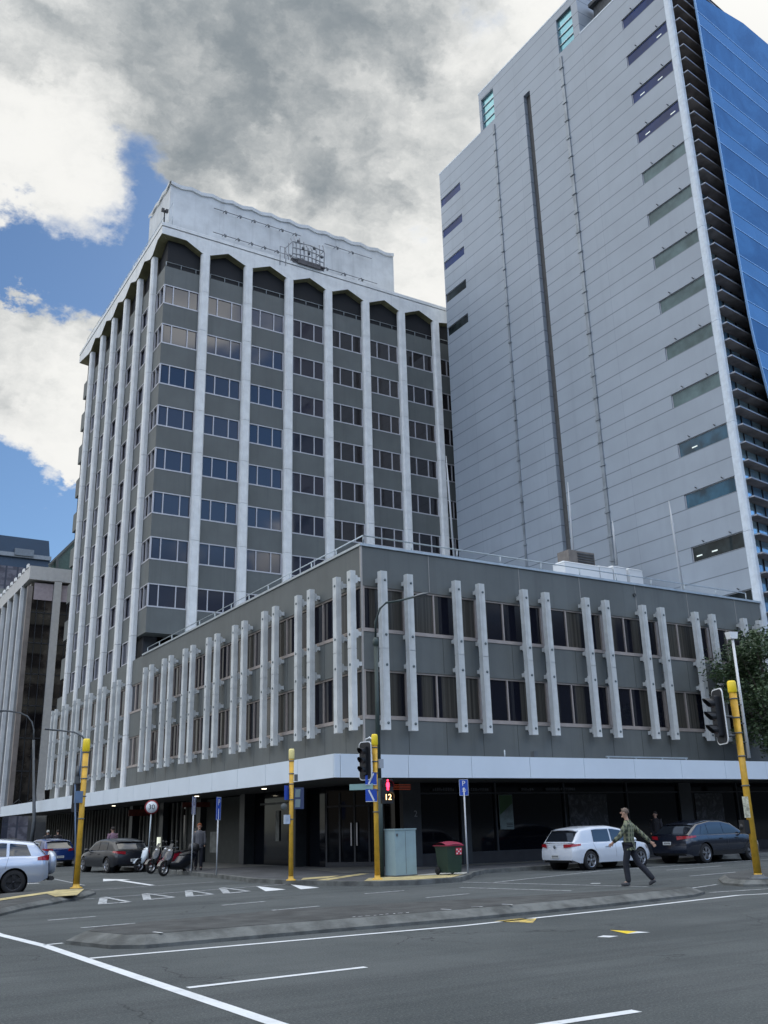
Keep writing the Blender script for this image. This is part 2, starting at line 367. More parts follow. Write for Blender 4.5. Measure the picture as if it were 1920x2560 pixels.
def text_mb(txt, size, o, ux, uz, depth=.006, align='CENTER'):
    cu = bpy.data.curves.new('t', 'FONT'); cu.body = txt; cu.size = size; cu.extrude = depth; cu.align_x = align; cu.align_y = 'CENTER'
    ob = bpy.data.objects.new('t', cu); COL.objects.link(ob)
    dg = bpy.context.evaluated_depsgraph_get(); me = bpy.data.meshes.new_from_object(ob.evaluated_get(dg))
    ux = Vector(ux); uz = Vector(uz); un = ux.cross(uz); mb = MB(); o = Vector(o)
    mb.v = [tuple(o+ux*v.co.x+uz*v.co.y+un*v.co.z) for v in me.vertices]; mb.f = [tuple(p.vertices) for p in me.polygons]; mb.sm = [False]*len(mb.f)
    bpy.data.objects.remove(ob); return mb
# ================================================================== GROUND
mb = MB(); mb.face([(-300,-200,0),(500,-200,0),(500,700,0),(-300,700,0)]); struct('road', mb, M_road)
def inset(poly, d):
    out = []; n = len(poly)
    for i in range(n):
        p0, p1, p2 = (Vector((*poly[j % n], 0)) for j in (i-1, i, i+1))
        a = (p1-p0).normalized(); b = (p2-p1).normalized(); na = Vector((-a.y, a.x, 0)); nb = Vector((-b.y, b.x, 0))
        m_ = (na+nb); m_ = m_/max(.3, m_.dot(na)) ; q = p1+m_*d; out.append((q.x, q.y))
    return out
path_poly = [(13.9,95),(13.9,40),(13.5,33),(13.1,29.6),(13.35,27.6),(14.0,25.4),(14.6,24.3),(15.6,23.9),(17.1,24.0),(18.3,25.1),(19.3,26.3),(20.6,27.3),(24,27.65),(95,29.5),(95,95)]
ip = inset(path_poly, .16)
kb = MB(); n = len(path_poly)
for i in range(n-2):
    j = i+1; a, b, c, d = path_poly[i], path_poly[j], ip[j], ip[i]
    kb.face([(*a,0),(*b,0),(*b,.125),(*a,.125)]); kb.face([(*a,.125),(*b,.125),(*c,.13),(*d,.13)])
struct('kerb', kb, M_kerb)
mb = MB(); mb.prism(ip, .02, .128); struct('footpath', mb, M_path)
# paved corner at the crossing, pale tactile slabs
mb = MB(); mb.face([(*p,.134) for p in ((14.35,24.75),(15.6,24.1),(17.0,24.2),(18.1,25.2),(16.7,26.2),(15.3,26.1))]); struct('pale_paving', mb, M_tact)
mb = MB(); mb.face([(*p,.134) for p in ((17.05,24.25),(18.2,25.25),(19.1,26.2),(17.9,26.5),(16.75,26.25),(18.05,25.2))][:0] or [(*p,.134) for p in ((18.15,25.25),(19.1,26.25),(18.0,26.6),(16.8,26.25))]); struct('concrete_paving', mb, M_pale)
mb = MB(); mb.face([(*p,.134) for p in ((13.6,27.2),(14.6,27.4),(15.6,28.4),(14.2,28.2))]); mb.face([(*p,.134) for p in ((14.0,26.2),(16.8,28.6),(16.6,28.9),(13.75,26.55))]); struct('tactile_paving', mb, M_tact)
mb = MB(); mb.face([(*p,.134) for p in ((16.4,29.6),(20.6,29.9),(20.4,33.6),(17.4,34.6))]); mb.face([(*p,.134) for p in ((21.5,30.4),(33,30.4),(33,31.6),(21.5,31.6))]); mb.face([(*p,.134) for p in ((15.6,39),(18.4,39),(18.4,47),(15.6,47))]); struct('tiled_paving', mb, mat('entry_tiles', (.12,.118,.108), .7, var=.25, vs=2))
# median island and right refuge
def island(name, pts, h=.15, ins=.18):
    k = MB(); q = inset(pts, ins); k.prism(pts, 0, .05); k.prism(inset(pts, .003), .05, h, q)
    struct(name+'_kerb', k, M_kerb); t_ = MB(); t_.face([(*p, h+.004) for p in inset(q, .03)]); struct(name, t_, M_median)
island('median', [(4.0,15.9),(4.35,14.75),(4.75,14.42),(6.9,14.42),(10.3,14.36),(13.4,14.55),(16.7,15.0),(17.5,15.42),(17.25,15.85),(16.4,16.05),(12,16.72),(8.2,17.42),(5.6,17.0),(4.35,16.55)], .16, .26)
island('refuge', [(20.1,17.1),(19.85,16.3),(20.4,15.75),(27,15.4),(27,19.9),(23.3,19.35),(21.4,18.35)], .14, .15)
island('left_island', [(1.2,19.8),(3.2,20.9),(4.28,22.45),(5.03,23.8),(5.91,24.98),(7.16,26.85),(7.85,28.3),(7.9,29.6),(7.2,29.9),(5.6,29.0),(4.0,28.0),(1.2,26.5)], .12, .13)
def strip(mb, a, b, w, z=.005, w2=None):
    a = Vector((*a,0)); b = Vector((*b,0)); d = (b-a).normalized(); nn = Vector((-d.y,d.x,0)); w2 = w if w2 is None else w2
    mb.face([(*(a-nn*w/2).xy,z),(*(b-nn*w2/2).xy,z),(*(b+nn*w2/2).xy,z),(*(a+nn*w/2).xy,z)])
mb = MB()
for a, b, w in (((3.82,13.84),(9.75,13.68),.12),((9.75,13.68),(13.6,14.05),.12),((13.6,14.05),(17.6,14.6),.12),((17.6,14.6),(19.9,13.9),.10),((3.35,24),(3.49,18.2),.15),((3.49,18.2),(3.70,15.78),.15),((3.70,15.78),(3.78,11.48),.15),((3.78,11.48),(3.86,7.6),.15),
                ((3.95,10.54),(6.15,10.6),.11),((5.0,6.72),(6.54,6.66),.13),((3.70,16.0),(4.0,16.05),.09)): strip(mb, a, b, w)
struct('lane_lines', mb, M_wpaint)
mb = MB()
for a, b, w in (((4.79,20.5),(5.75,20.65),.10),((4.87,18.37),(5.89,18.48),.10),((8.71,21.3),(9.89,21.6),.10),((8.91,19.12),(10.09,19.3),.10),((12.71,21.9),(13.98,22.1),.10),((12.94,19.5),(14.32,19.75),.10),
                ((17.09,23.84),(18.55,18.09),.11),((15.6,21.9),(16.43,18.5),.11),((18.3,16.75),(20.1,17.3),.10),((17.85,15.6),(19.9,15.3),.10),((24.9,23.4),(28.0,23.8),.10),((22.6,20.4),(26.4,20.9),.10),((7.0,26.34),(13.54,27.75),.09),((17.5,22.9),(23.5,25.0),.10),((23.5,25.0),(60,28.2),.10),
                ((8.2,30.5),(12.5,31.2),.08),((9.4,40),(8.9,33.5),.09)): strip(mb, a, b, w)
struct('far_lane_lines', mb, M_wfade)
# ramp triangles of the raised crossing
mb = MB(); TR = [((7.59,26.6),(6.85,24.1),(7.50,24.13)),((8.86,27.1),(8.10,24.6),(8.86,24.9)),((10.19,27.4),(9.28,24.85),(9.98,25.1)),((11.32,27.7),(10.42,25.15),(11.16,25.45))]
for a, b, c in TR:
    strip(mb, a, b, .20); strip(mb, b, c, .22, .009); strip(mb, c, a, .14, .013)
struct('worn_ramp_triangles', mb, M_wfade)
mb = MB()
for a, b, c in (((12.38,27.7),(11.5,25.1),(12.2,25.3)),((13.41,27.5),(12.5,25.0),(13.2,25.25)),): mb.face([(*p,.005) for p in (a,b,c)])
mb.face([(*p,.005) for p in ((10.66,37.6),(10.1,35.6),(10.6,35.75),(10.32,31.2),(10.5,31.2),(10.85,35.8),(11.2,36.0))])   # lane arrow
strip(mb,(7.3,40),(8.1,40.2),.3); strip(mb,(7.2,43),(8.0,43.2),.3); strip(mb,(6.9,36.5),(8.2,36.7),.25)
struct('ramp_triangles', mb, M_wpaint)
mb = MB(); mb.face([(*p,.005) for p in ((10.55,13.88),(11.10,13.98),(11.38,13.76),(10.85,13.22))]); struct('yellow_diamond_mark', mb, M_ypaint)
mb = MB(); mb.face([(*p,.005) for p in ((10.92,11.52),(10.74,10.98),(11.06,11.1))]); struct('yellow_triangle_mark', mb, M_cap)
mb = MB(); mb.face([(*p,.005) for p in ((11.06,11.1),(10.74,10.98),(11.10,10.88))]); mb.face([(*p,.005) for p in ((10.15,10.98),(10.35,11.06),(10.45,10.86),(10.24,10.82))]); mb.face([(*p,.006) for p in ((18.6,20.2),(18.75,20.3),(18.9,20.1),(18.75,20.0))]); struct('white_marks', mb, M_wpaint)
# paint on the median kerb and the left island
mb = MB()
def onk(x0, x1, y0=14.72, z=.172, w=.06): strip(mb, (x0, y0), (x1, y0-.3), w, z)
for x in (5.0, 10.15, 11.5): strip(mb, (x, 14.85), (x+.06, 14.62), .05, .172)
for i in range(9): strip(mb, (8.3+i*.13+random.uniform(-.03,.03), 14.70+random.uniform(-.02,.03)), (8.36+i*.13, 14.73+random.uniform(-.04,.02)), .03, .172)
strip(mb, (10.75,14.78),(10.95,14.70),.03,.172); strip(mb, (10.95,14.70),(10.85,14.66),.03,.172)
struct('kerb_marks', mb, M_wpaint)
mb = MB(); strip(mb,(1.2,24.3),(4.6,25.6),.4,.130); strip(mb,(4.6,25.6),(7.3,28.9),.42,.133)
mb.face([(*p,.137) for p in ((6.3,27.3),(6.15,25.75),(6.72,25.9),(7.6,28.6),(6.9,28.9))]); struct('yellow_tactile_strip', mb, M_tact)
# ================================================================== PODIUM BUILDING
PX, PY = 18.66, 32.0
pod = thing('podium_building', 'three storey grey corner building with paired white vertical fins and long white canopy band', 'building', (PX, PY, 0))
w = MB()
def wall_bands(mb, zs):
    for z0, z1 in zs: mb.box(PX, 43.2, PY, 82.6, z0, z1)
wall_bands(w, ((3.7,5.60),(7.42,9.00),(10.76,12.40)))
podwall = build('wall', w, M_grey, pod)
c_ = MB(); c_.box(PX+.24, 43.0, PY+.24, 82.4, 3.5, 12.2); build('core_wall', c_, M_dark, pod)
r_ = MB(); r_.box(PX-.06, 43.28, PY-.06, 60.0, 12.40, 12.50); build('roof_coping', r_, M_rail, pod)
r_ = MB()
def rail(mb, a, b, z0, z1, step, r=.025, mid=True):
    a = Vector(a); b = Vector(b); L_ = (b-a).length; n_ = max(1, round(L_/step)); up = Vector((0,0,1))
    mb.path([a+up*z1, b+up*z1], r, 6)
    if mid: mb.path([a+up*(z0+z1)/2, b+up*(z0+z1)/2], r*.7, 5)
    for i in range(n_+1): p = a.lerp(b, i/n_); mb.path([p+up*z0, p+up*z1], r, 6)
rail(r_, (PX+.3,PY+.3,0), (42.6,PY+.3,0), 12.5, 12.95, 2.4, .03, False); rail(r_, (PX+.3,PY+.3,0), (PX+.3,60,0), 12.5, 12.95, 2.4, .03, False)
build('roof_railing', r_, M_rail, pod)
s_ = MB(); s_.box(PX-.025, PX+.05, PY-.025, PY+.05, 4, 5.6); s_.box(PX-.025, PX+.05, PY-.025, PY+.05, 7.45, 8.98); s_ = s_; s_.box(PX-.025, PX+.05, PY-.025, PY+.05, 10.8, 12.4)
for zz_ in ((5.6,7.45),(8.98,10.8)): s_.box(PX-.024, PX+.049, PY-.024, PY+.049, *zz_)
t_ = MB()
for x in (21.95, 26.8, 30.4, 34.0, 37.6, 41.2): t_.box(x-.015, x+.015, PY-.012, PY, 10.8, 12.4)
absorb(podwall, t_, mat('joint_pale', (.30,.29,.28), .6, var=0))
build('corner_trim', s_, mat('pale_trim', (.36,.34,.32), .5, var=.05), pod)
s_ = MB()
for k in range(13):
    x = 20.7+k*1.815; s_.box(x-.012, x+.012, PY-.004, PY, 3.95, 5.56); s_.box(x-.012, x+.012, PY-.004, PY, 7.46, 8.96)
for k in range(16):
    y = 33.4+k*1.765; s_.box(PX-.004, PX, y-.012, y+.012, 3.95, 5.56); s_.box(PX-.004, PX, y-.012, y+.012, 7.46, 8.96)
s_.lathe((33.9,PY,11.9), [(.0,-.06),(.09,-.06),(.09,0)], 10, (0,1,0)); s_.lathe((19.25,PY,7.9), [(.0,-.05),(.07,-.05),(.07,0)], 10, (0,1,0))
absorb(podwall, s_, mat('joint_dark', (.05,.055,.055), .8, var=0))
def strip_window(o, u, n_, width, z0, z1, mull, name='window', dmul=0, gl=None, fr=None, sill=True):
    """a strip of panes: o corner (x,y), u direction along, n_ outward normal"""
    f = MB(); A = lambda a, b, c: f.obox((o[0],o[1],0), u, n_, a, b, c)
    fz = .07
    A((0,width), (-.16,-.05), (z0, z0+fz)); A((0,width), (-.16,-.05), (z1-fz, z1))
    if sill: A((-.02,width+.02), (-.04,.03), (z0-.09, z0+.03))
    for m_ in mull: A((m_-.035,m_+.035), (-.15,-.04), (z0+fz, z1-fz))
    if dmul is not None: A((dmul-.08,dmul+.08), (-.155,-.02), (z0+fz, z1-fz))
    fo = build(name, f, fr or M_bframe, pod)
    p = MB(); p.obox((o[0],o[1],0), u, n_, (.0,width), (-.13,-.11), (z0+fz, z1-fz)); build('pane', p, gl or M_gp, fo); return fo
def fin_mb(x, y, u, n_):
    f = MB(); A = lambda a, b, c: f.obox((x,y,0), u, n_, a, b, c)
    for z0, z1 in ((5.07,8.175),(8.20,11.31)):
        k = len(f.v); q = ((-.175,.30),(-.145,.52),(.145,.52),(.175,.30)); U = Vector((*u[:2],0)); Nn = Vector((*n_[:2],0))
        poly = [Vector((x,y,z0))+U*a+Nn*b for a, b in q]; f.extr(poly, (0,0,z1-z0))
    A((-.155,.155), (.31,.50), (8.17,8.205))
    for z in (10.99, 8.79, 7.61, 5.38):
        poly = [Vector((x,y,z))+Vector((*u[:2],0))*(-.10)+Vector((*n_[:2],0))*b+Vector((0,0,c)) for b, c in ((0,-.08),(.15,-.08),(.18,-.16),(.32,-.16),(.32,.16),(.18,.16),(.15,.08),(0,.08))]
        f.extr(poly, Vector((*u[:2],0))*.2)
    return f
def bolts_mb(x, y, u, n_):
    f = MB()
    for z in (10.94, 8.74, 7.56, 5.33):
        p = Vector((x,y,z))+Vector((*n_[:2],0))*.52+Vector((*u[:2],0))*.03; f.lathe(p, [(.055,-.01),(.055,.02),(.0,.02)], 8, (*n_[:2],0))
    return f
M_bolt = mat('bolt_dark', (.10,.13,.14), .5, var=0)
# right facade (faces -Y)
wz = ((9.00,10.76),(5.60,7.42))
first = {}
for (z0, z1) in wz:
    strip_window((PX+.05,PY), (1,0,0), (0,-1,0), 1.02, z0, z1, (.03,), 'window', .98)
    f0 = strip_window((PX+1.08,PY), (1,0,0), (0,-1,0), 3.62, z0, z1, (1.21-.0,2.42), 'window', .98)
    for k in range(1, 7):
        c = dup(f0, pod, (3.63*k, 0, 0))
        if k == 6: pass
ft = fin_mb(19.42, PY, (1,0,0), (0,-1,0)); f0 = build('fin', ft, M_fin, pod); build('bolt', bolts_mb(19.42, PY, (1,0,0), (0,-1,0)), M_bolt, f0)
for k in range(7):
    for j, d in enumerate((0, 1.24)):
        if k or j: dup(f0, pod, (3.63*k+d, 0, 0))
# left facade (faces -X)
for (z0, z1) in wz:
    strip_window((PX,PY+1.02), (0,-1,0), (-1,0,0), 1.0, z0, z1, (.97,), 'window', .1)
    f0 = strip_window((PX,PY+4.54), (0,-1,0), (-1,0,0), 3.5, z0, z1, (1.17,2.34), 'window', .1)
    for k in range(1, 14): dup(f0, pod, (0, 3.53*k, 0))
f0 = build('fin', fin_mb(PX, 32.1, (0,-1,0), (-1,0,0)), M_fin, pod); build('bolt', bolts_mb(PX, 32.1, (0,-1,0), (-1,0,0)), M_bolt, f0)
for k in range(8):
    for j, d in enumerate((0, 1.19)):
        if k or j: dup(f0, pod, (0, 3.53*k+d, 0))
for k in range(6):
    for d in (1.15, 2.3): dup(f0, pod, (0, 62.4-32.1+3.45*k+d, 0))
# canopy
ca = MB(); CX, CY = 15.3, 28.2
j = [15.3, 15.53] + [18.18+2.67*k for k in range(0, 18)]
j = [15.3,15.53,18.18] + [18.18+2.667*k for k in range(1,17)]
for a, b in zip(j[:-1], j[1:]): ca.box(a+.008, b-.008, CY, CY+.06, 3.13, 3.88)
y = CY
while y < 84: ca.box(CX, CX+.06, y+.008+(.06 if y == CY else 0), y+2.65, 3.13, 3.88); y += 2.667
build('canopy_fascia', ca, M_fascia, pod)
ca = MB(); ca.box(CX+.03, 60, CY+.03, PY, 3.15, 3.22); ca.box(CX+.03, PX, PY, 84, 3.15, 3.22); ca.box(CX+.02, 60, CY+.02, CY+.05, 3.2, 3.86); ca.box(CX+.02, CX+.05, CY+.06, 84, 3.2, 3.86)
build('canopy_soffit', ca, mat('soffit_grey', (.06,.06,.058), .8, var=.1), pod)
ca = MB(); ca.box(CX+.06, 60, CY+.06, PY, 3.66, 3.72); ca.box(CX+.06, PX, PY, 84, 3.66, 3.72); build('canopy_roof', ca, M_roof, pod)
ca = MB(); ca.path([(22.6,28.5,3.7),(22.6,28.5,4.15)],.03,6); build('canopy_vent_pipe', ca, M_rail, pod)
ca = MB(); ca.box(24.0,24.2,28.5,28.7,3.72,4.13); build('canopy_box', ca, M_lampg, pod)
ca = MB(); ca.box(27.6,32.2,28.4,28.46,3.95,4.0)
for x in (27.7,29.2,30.7,32.1): ca.box(x-.03,x+.03,28.4,28.46,3.72,3.95)
build('canopy_conduit', ca, M_rail, pod)
for x, y in ((16.6,36.5),(16.6,44),(16.8,58)):
    cl = MB(); cl.lathe((x,y,3.148), [(.0,0),(.10,0),(.10,-.02),(.0,-.02)], 14); build('canopy_downlight', cl, mat('downlight', (.9,.85,.7), .5, var=0, emit=((1,.9,.7), 2)), pod)
# ground floor
gf = MB()
gf.box(21.0, 43.2, 31.93, 32.0, .5, 3.15)           # right shop glass
build('shop_window', gf, M_shop, pod)
gf = MB(); gf.box(21.0, 43.2, 31.86, 32.0, .12, .52); build('shop_plinth', gf, mat('plinth_dark', (.02,.02,.024), .5, var=.2), pod)
gf = MB()
for x in (21.0, 24.65, 28.3, 31.95, 35.6, 39.2, 43.0): gf.box(x-.04, x+.04, 31.84, 31.93, .52, 3.15)
gf.box(21.0, 43.2, 31.85, 31.93, .50, .56); gf.box(21.0, 43.2, 31.85, 31.93, 2.72, 2.78); build('shop_mullion', gf, M_shopf, pod)
boxes('shop_pier', [(20.2, 21.0, 31.8, 32.4, .12, 3.15),(22.9, 23.35, 31.82, 31.9, .12, 3.15),(35.2,36.0,31.8,31.9,.12,3.15)], mat('pier_dark', (.030,.034,.040), .5, var=.15), pod)
# recessed corner entry, set back at 45 degrees
gf = MB(); gf.prism([(20.2,32.05),(20.2,33.2),(18.7,35.2),(18.66,35.2),(18.66,36.6),(24,36.6),(24,32.0)], .12, 3.15); build('entry_wall', gf, M_shop, pod)
gf = MB()
eu = Vector((-1.5,2.0,0)).normalized(); en = Vector((-eu.y, eu.x, 0)); en = en if en.y < 0 else -en
for s0 in (.0,.62,1.24,1.88,2.46): gf.obox((20.2,33.2,0), eu, en, (s0-.035,s0+.035), (0,.05), (.12,2.9))
gf.obox((20.2,33.2,0), eu, en, (0,2.5), (0,.05), (2.35,2.42)); gf.obox((20.2,33.2,0), eu, en, (0,2.5), (0,.045), (.12,.3)); build('entry_door', gf, M_shopf, pod)
gf = MB()
for s0 in (1.12,1.36): gf.obox((20.2,33.2,0), eu, en, (s0-.025,s0+.025), (.05,.11), (.9,1.75))
build('door_handle', gf, M_steel, pod)
# street side ground floor
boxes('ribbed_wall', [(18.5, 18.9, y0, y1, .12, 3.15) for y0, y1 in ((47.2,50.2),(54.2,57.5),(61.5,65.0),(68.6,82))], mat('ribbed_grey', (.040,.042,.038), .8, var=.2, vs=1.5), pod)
gf = MB()
for k in range(46):
    y = 50.2+k*.7
    if y < 82: gf.box(18.42, 18.5, y, y+.22, .12, 3.1)
build('wall_rib', gf, mat('rib_grey', (.085,.085,.075), .8, var=.25, vs=1.2), pod)
gf = MB(); gf.box(18.6, 18.9, 36.6, 82, .12, 3.15); build('street_shop_window', gf, M_shop, pod)
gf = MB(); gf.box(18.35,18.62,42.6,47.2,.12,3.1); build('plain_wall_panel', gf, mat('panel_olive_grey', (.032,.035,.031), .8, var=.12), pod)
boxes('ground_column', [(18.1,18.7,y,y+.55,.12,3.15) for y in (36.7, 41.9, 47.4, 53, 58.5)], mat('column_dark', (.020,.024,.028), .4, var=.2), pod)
boxes('wall_notice', [(18.34,18.36,45.6,46.6,.6,1.55),(18.55,18.58,39.2,39.55,1.1,2.35),(18.55,18.58,38.0,41.2,2.62,2.70),(18.3,18.34,48.2,48.7,1.05,1.75)], mat('notice_grey', (.15,.16,.15), .6, var=.3, vs=3), pod)
boxes('white_wall_lamp', [(17.98,18.09,53.2,53.32,.55,1.35),(17.98,18.09,53.38,53.5,.55,1.35)], mat('lit_panel', (.7,.72,.62), .5, var=0, emit=((.9,.95,.8), .35)), pod)
# big dark poster in shop window, green poster, dim sign lettering
def mural(h, co, c):
    f = h.noise(co, 2.2, 7, .72, 1.6); return h.mix(h.rng(f, .46, .66), (.010,.011,.015), (.085,.09,.105))
gf = MB(); gf.box(28.55,30.75,31.90,31.925,.75,2.68); build('window_mural', gf, mat('mural', (.05,.05,.06), .5, var=0, extra=mural), pod)
gf = MB(); gf.box(36.3,38.2,31.90,31.925,.9,2.68); build('window_mural', gf, mat('mural', (.05,.05,.06)), pod)
gf = MB(); gf.box(24.75,25.45,31.78,31.80,1.35,2.68); po = build('window_poster', gf, mat('poster_grey', (.15,.19,.19), .6, var=.3, vs=2), pod)
gf = MB(); gf.face([(24.77,31.775,2.66),(24.77,31.775,1.9),(25.43,31.775,2.35),(25.43,31.775,2.66)]); build('poster_green', gf, mat('poster_green', (.035,.09,.03), .6), po)
gf = MB()
for i in range(3): gf.box(25.08,25.40,31.77,31.776,1.45+i*.06,1.475+i*.06)
build('poster_lines', gf, M_sblack, po)
gf = MB()
for i in range(4): gf.box(18.9,20.05,31.0,31.02,2.86+i*.055,2.875+i*.055)
gf.box(18.72,18.86,31.0,31.02,2.84,3.05); build('orange_window_sign', gf, mat('orange_dim', (.20,.035,.015), .5, var=0, emit=((.5,.09,.04), .12)), pod)
t2 = text_mb('2', .32, (20.75,31.79,2.0), (1,0,0), (0,0,1)); build('street_number', t2, mat('number_grey', (.25,.26,.28), .5, var=0), pod)
gf = MB()
for x0, x1, hh in ((21.6,22.6,.12),(23.2,24.3,.10),(26.0,26.6,.10),(27.3,28.9,.11)):
    x = x0
    while x < x1: wd = random.uniform(.05,.09); gf.box(x, x+wd, 31.83, 31.845, 2.84, 2.84+hh*random.choice((.7,1,1))); x += wd+.035
build('fascia_lettering', gf, mat('letter_dim', (.075,.078,.085), .6, var=0), pod)
gf = MB(); gf.box(16.8,18.2,55.0,55.06,2.5,2.85); gf.box(16.8,18.2,46.4,46.46,2.72,2.95); build('hanging_shop_sign', gf, mat('dark_red_sign', (.13,.025,.018), .5, var=.4, vs=6), pod)
# ================================================================== MAIN TOWER
TX, TY = 18.84, 60.3
tow = thing('office_tower', 'tall grey office tower with white vertical columns and arched bays under its white roof band', 'building', (TX, TY, 0))
tops = [39.95-3.235*k for k in range(8)]; WH = 1.58
w = MB(); zs = [41.5]
bands = [(39.95, 41.5)]
for k in range(7): bands.append((tops[k+1], tops[k]-WH))
bands.append((14.0, tops[7]-WH))
for z0, z1 in bands: w.box(TX, 62, TY, 83.0, z0, z1)  # end lengthened unseen behind the panel tower to block sun through the gap
lt = [17.305-3.235*k for k in range(1, 3)]
w.box(TX+.02, 44, 63.0, 83.0, lt[0], 14.0)
w.box(TX+.02, 44, 63.0, 83.0, 3.9, lt[1]-WH); w.box(TX+.02, 44, 63.0, 83, lt[1], lt[0]-WH)
build('wall', w, M_grey, tow)
c_ = MB(); c_.box(TX+.2, 61.8, TY+.2, 82.8, 14.1, 44.3); c_.box(TX+.3, 44.5, 63.2, 82.8, 3.9, 14.1); build('core_wall', c_, M_dark, tow)  # tower core lengthened likewise, unseen, to stop sun leaking past
c_ = MB(); c_.box(TX+.3, 44, 61.6, 82.9, 12.4, 13.99); c_.box(TX+1.2,44,TY+1.4,61.6,12.4,13.99); build('undercroft_wall', c_, M_shopf, tow)
def col_x(x):
    f = MB(); zz = [12.2, 14.1]+[17.31+3.235*k for k in range(8)]+[43.3]
    for a, b in zip(zz[:-1], zz[1:]):
        poly = [(x-.35,60.28),(x-.35,60.05),(x-.24,59.9),(x+.24,59.9),(x+.35,60.05),(x+.35,60.28)]; f.prism(poly, a+.012, b-.012)
    return f
CXS = [21.87+3.52*k for k in range(7)]
c0 = build('column', col_x(CXS[0]), M_white, tow)
for k in range(1, 7): dup(c0, tow, (3.52*k, 0, 0))
def col_y(y):
    f = MB(); zz = [3.9,7.6,10.84,14.07]+[17.31+3.235*k for k in range(8)]+[43.3]
    for a, b in zip(zz[:-1], zz[1:]):
        poly = [(TX-.02,y-.30),(TX-.02,y+.30),(18.55,y+.30),(18.44,y+.2),(18.44,y-.2),(18.55,y-.30)]; f.prism(poly, a+.012, b-.012)
    return f
CYS = [62.4+3.47*k for k in range(6)]
c0 = build('column', col_y(CYS[0]), M_white, tow)
for k in range(1, 6): dup(c0, tow, (0, 3.47*k, 0))
def twin(x, y, u, n_, width, z1, gl, mulls, par=tow, nm='window', dp=.06):
    f = MB(); z0 = z1-WH; A = lambda a, b, c: f.obox((x,y,0), u, n_, a, b, c)
    A((0,width),(-.10,.02),(z0-.02,z0+.07)); A((0,width),(-.10,.02),(z1-.07,z1))
    for m_ in mulls: A((m_-.035,m_+.035),(-.10,.015),(z0+.07,z1-.07))
    fo = build(nm, f, M_frame, par)
    p = MB(); p.obox((x,y,0), u, n_, (0,width), (-dp-.02,-dp), (z0+.07,z1-.07)); build('pane', p, gl, fo); return fo
w0 = twin(TX, TY, (1,0,0), (0,-1,0), 2.72, tops[0], M_gt, (.04,.72,1.92,2.68))
w1 = twin(CXS[0]+.36, TY, (1,0,0), (0,-1,0), 2.80, tops[0], M_gt, (.04,.78,1.94,2.76))
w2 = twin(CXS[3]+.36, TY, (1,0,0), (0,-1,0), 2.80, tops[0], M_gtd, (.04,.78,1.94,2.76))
for k in range(8):
    if k: dup(w0, tow, (0,0,-3.235*k))
    for b in range(3):
        if b or k: dup(w1, tow, (3.52*b, 0, -3.235*k))
    for b in range(4):
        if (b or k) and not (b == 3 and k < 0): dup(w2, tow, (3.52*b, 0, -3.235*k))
y0 = TX
v0 = twin(TX, 62.05, (0,-1,0), (-1,0,0), 1.72, tops[0], M_gt, (.10,.85,1.68), dp=.16)
v1 = twin(TX, CYS[1]-.40, (0,-1,0), (-1,0,0), 2.66, tops[0], M_gt, (.10,1.33,2.62), dp=.16)
for k in range(8):
    if k: dup(v0, tow, (0,0,-3.235*k))
    for b in range(3):
        if b or k: dup(v1, tow, (0, 3.47*b, -3.235*k))
far = MB(); fp = MB()
for k in range(10):
    for b in range(0, 6):
        if b < 3 and k < 8: continue
        if b == 5: continue
        y = CYS[1]-.62+3.47*b; z1 = tops[0]-3.235*k; z0 = z1-WH
        for a, c in (((0,2.2),(z0-.02,z0+.07)),((0,2.2),(z1-.07,z1)),((.0,.08),(z0+.07,z1-.07)),((1.06,1.14),(z0+.07,z1-.07)),((2.12,2.2),(z0+.07,z1-.07))): far.obox((TX,y,0),(0,-1,0),(-1,0,0),a,(-.10,.02),c)
        fp.obox((TX,y,0),(0,-1,0),(-1,0,0),(0,2.2),(-.08,-.06),(z0+.07,z1-.07))
fo = build('far_windows', far, M_frame, tow); fo['kind'] = 'stuff'; fo['label'] = 'rows of windows between the far columns of the street side'
build('pane', fp, M_gt, fo)
# narrow solid strips beside the windows of the street side, with dark jamb shadow
# crown: arched beam
ZT = 44.92
def arch_face(x0, x1, ch, pk):
    "polyline under the beam between two columns"
    return [(x0+.35, 43.25), (x0+.35+ch, 43.33), ((x0+x1)/2, pk), (x1-.35-ch, 43.33), (x1-.35, 43.25)]
cr = MB(); sof = MB()
XS = CXS+[CXS[-1]+3.52]
def crown(mb, sf, pts, fn, dpt):
    """pts: list of (s,z) along a facade from left to right; fn maps (s,depth,z) to xyz"""
    for (s0, z0), (s1, z1) in zip(pts[:-1], pts[1:]):
        if s1-s0 < 1e-4: continue
        mb.face([fn(s0,0,z0), fn(s1,0,z1), fn(s1,0,ZT-.36), fn(s0,0,ZT-.36)])
        sf.face([fn(s0,0,z0), fn(s0,dpt,z0-.15), fn(s1,dpt,z1-.15), fn(s1,0,z1)])
pts = [(18.36,43.94),(20.28,43.94),(21.52,43.25),(22.22,43.25)]
for k in range(6):
    a, b = CXS[k], CXS[k+1]; pts += [(a+.35,43.25),((a+b)/2,43.86),(b-.35,43.25),(b+.35,43.25)]
pts += [(44.6,43.5)]
crown(cr, sof, pts, lambda s,d,z: (s if d == 0 else s+ (0.0 if s > 18.4 else 1.3), 59.95+d, z), 1.25)
pts = [(59.95,43.94),(61.0,43.94),(62.05,43.25),(62.75,43.25)]
for k in range(5):
    a, b = CYS[k], CYS[k+1]; pts += [(a+.35,43.25),((a+b)/2,43.86),(b-.35,43.25),(b+.35,43.25)]
pts += [(83.6,43.9)]
crown(cr, sof, pts, lambda s,d,z: (18.36+d, s if (d == 0 or s > 60) else s+1.25, z), 1.25)
cr.box(18.42, 44.6, 60.01, 83.5, ZT-.36, ZT-.28)
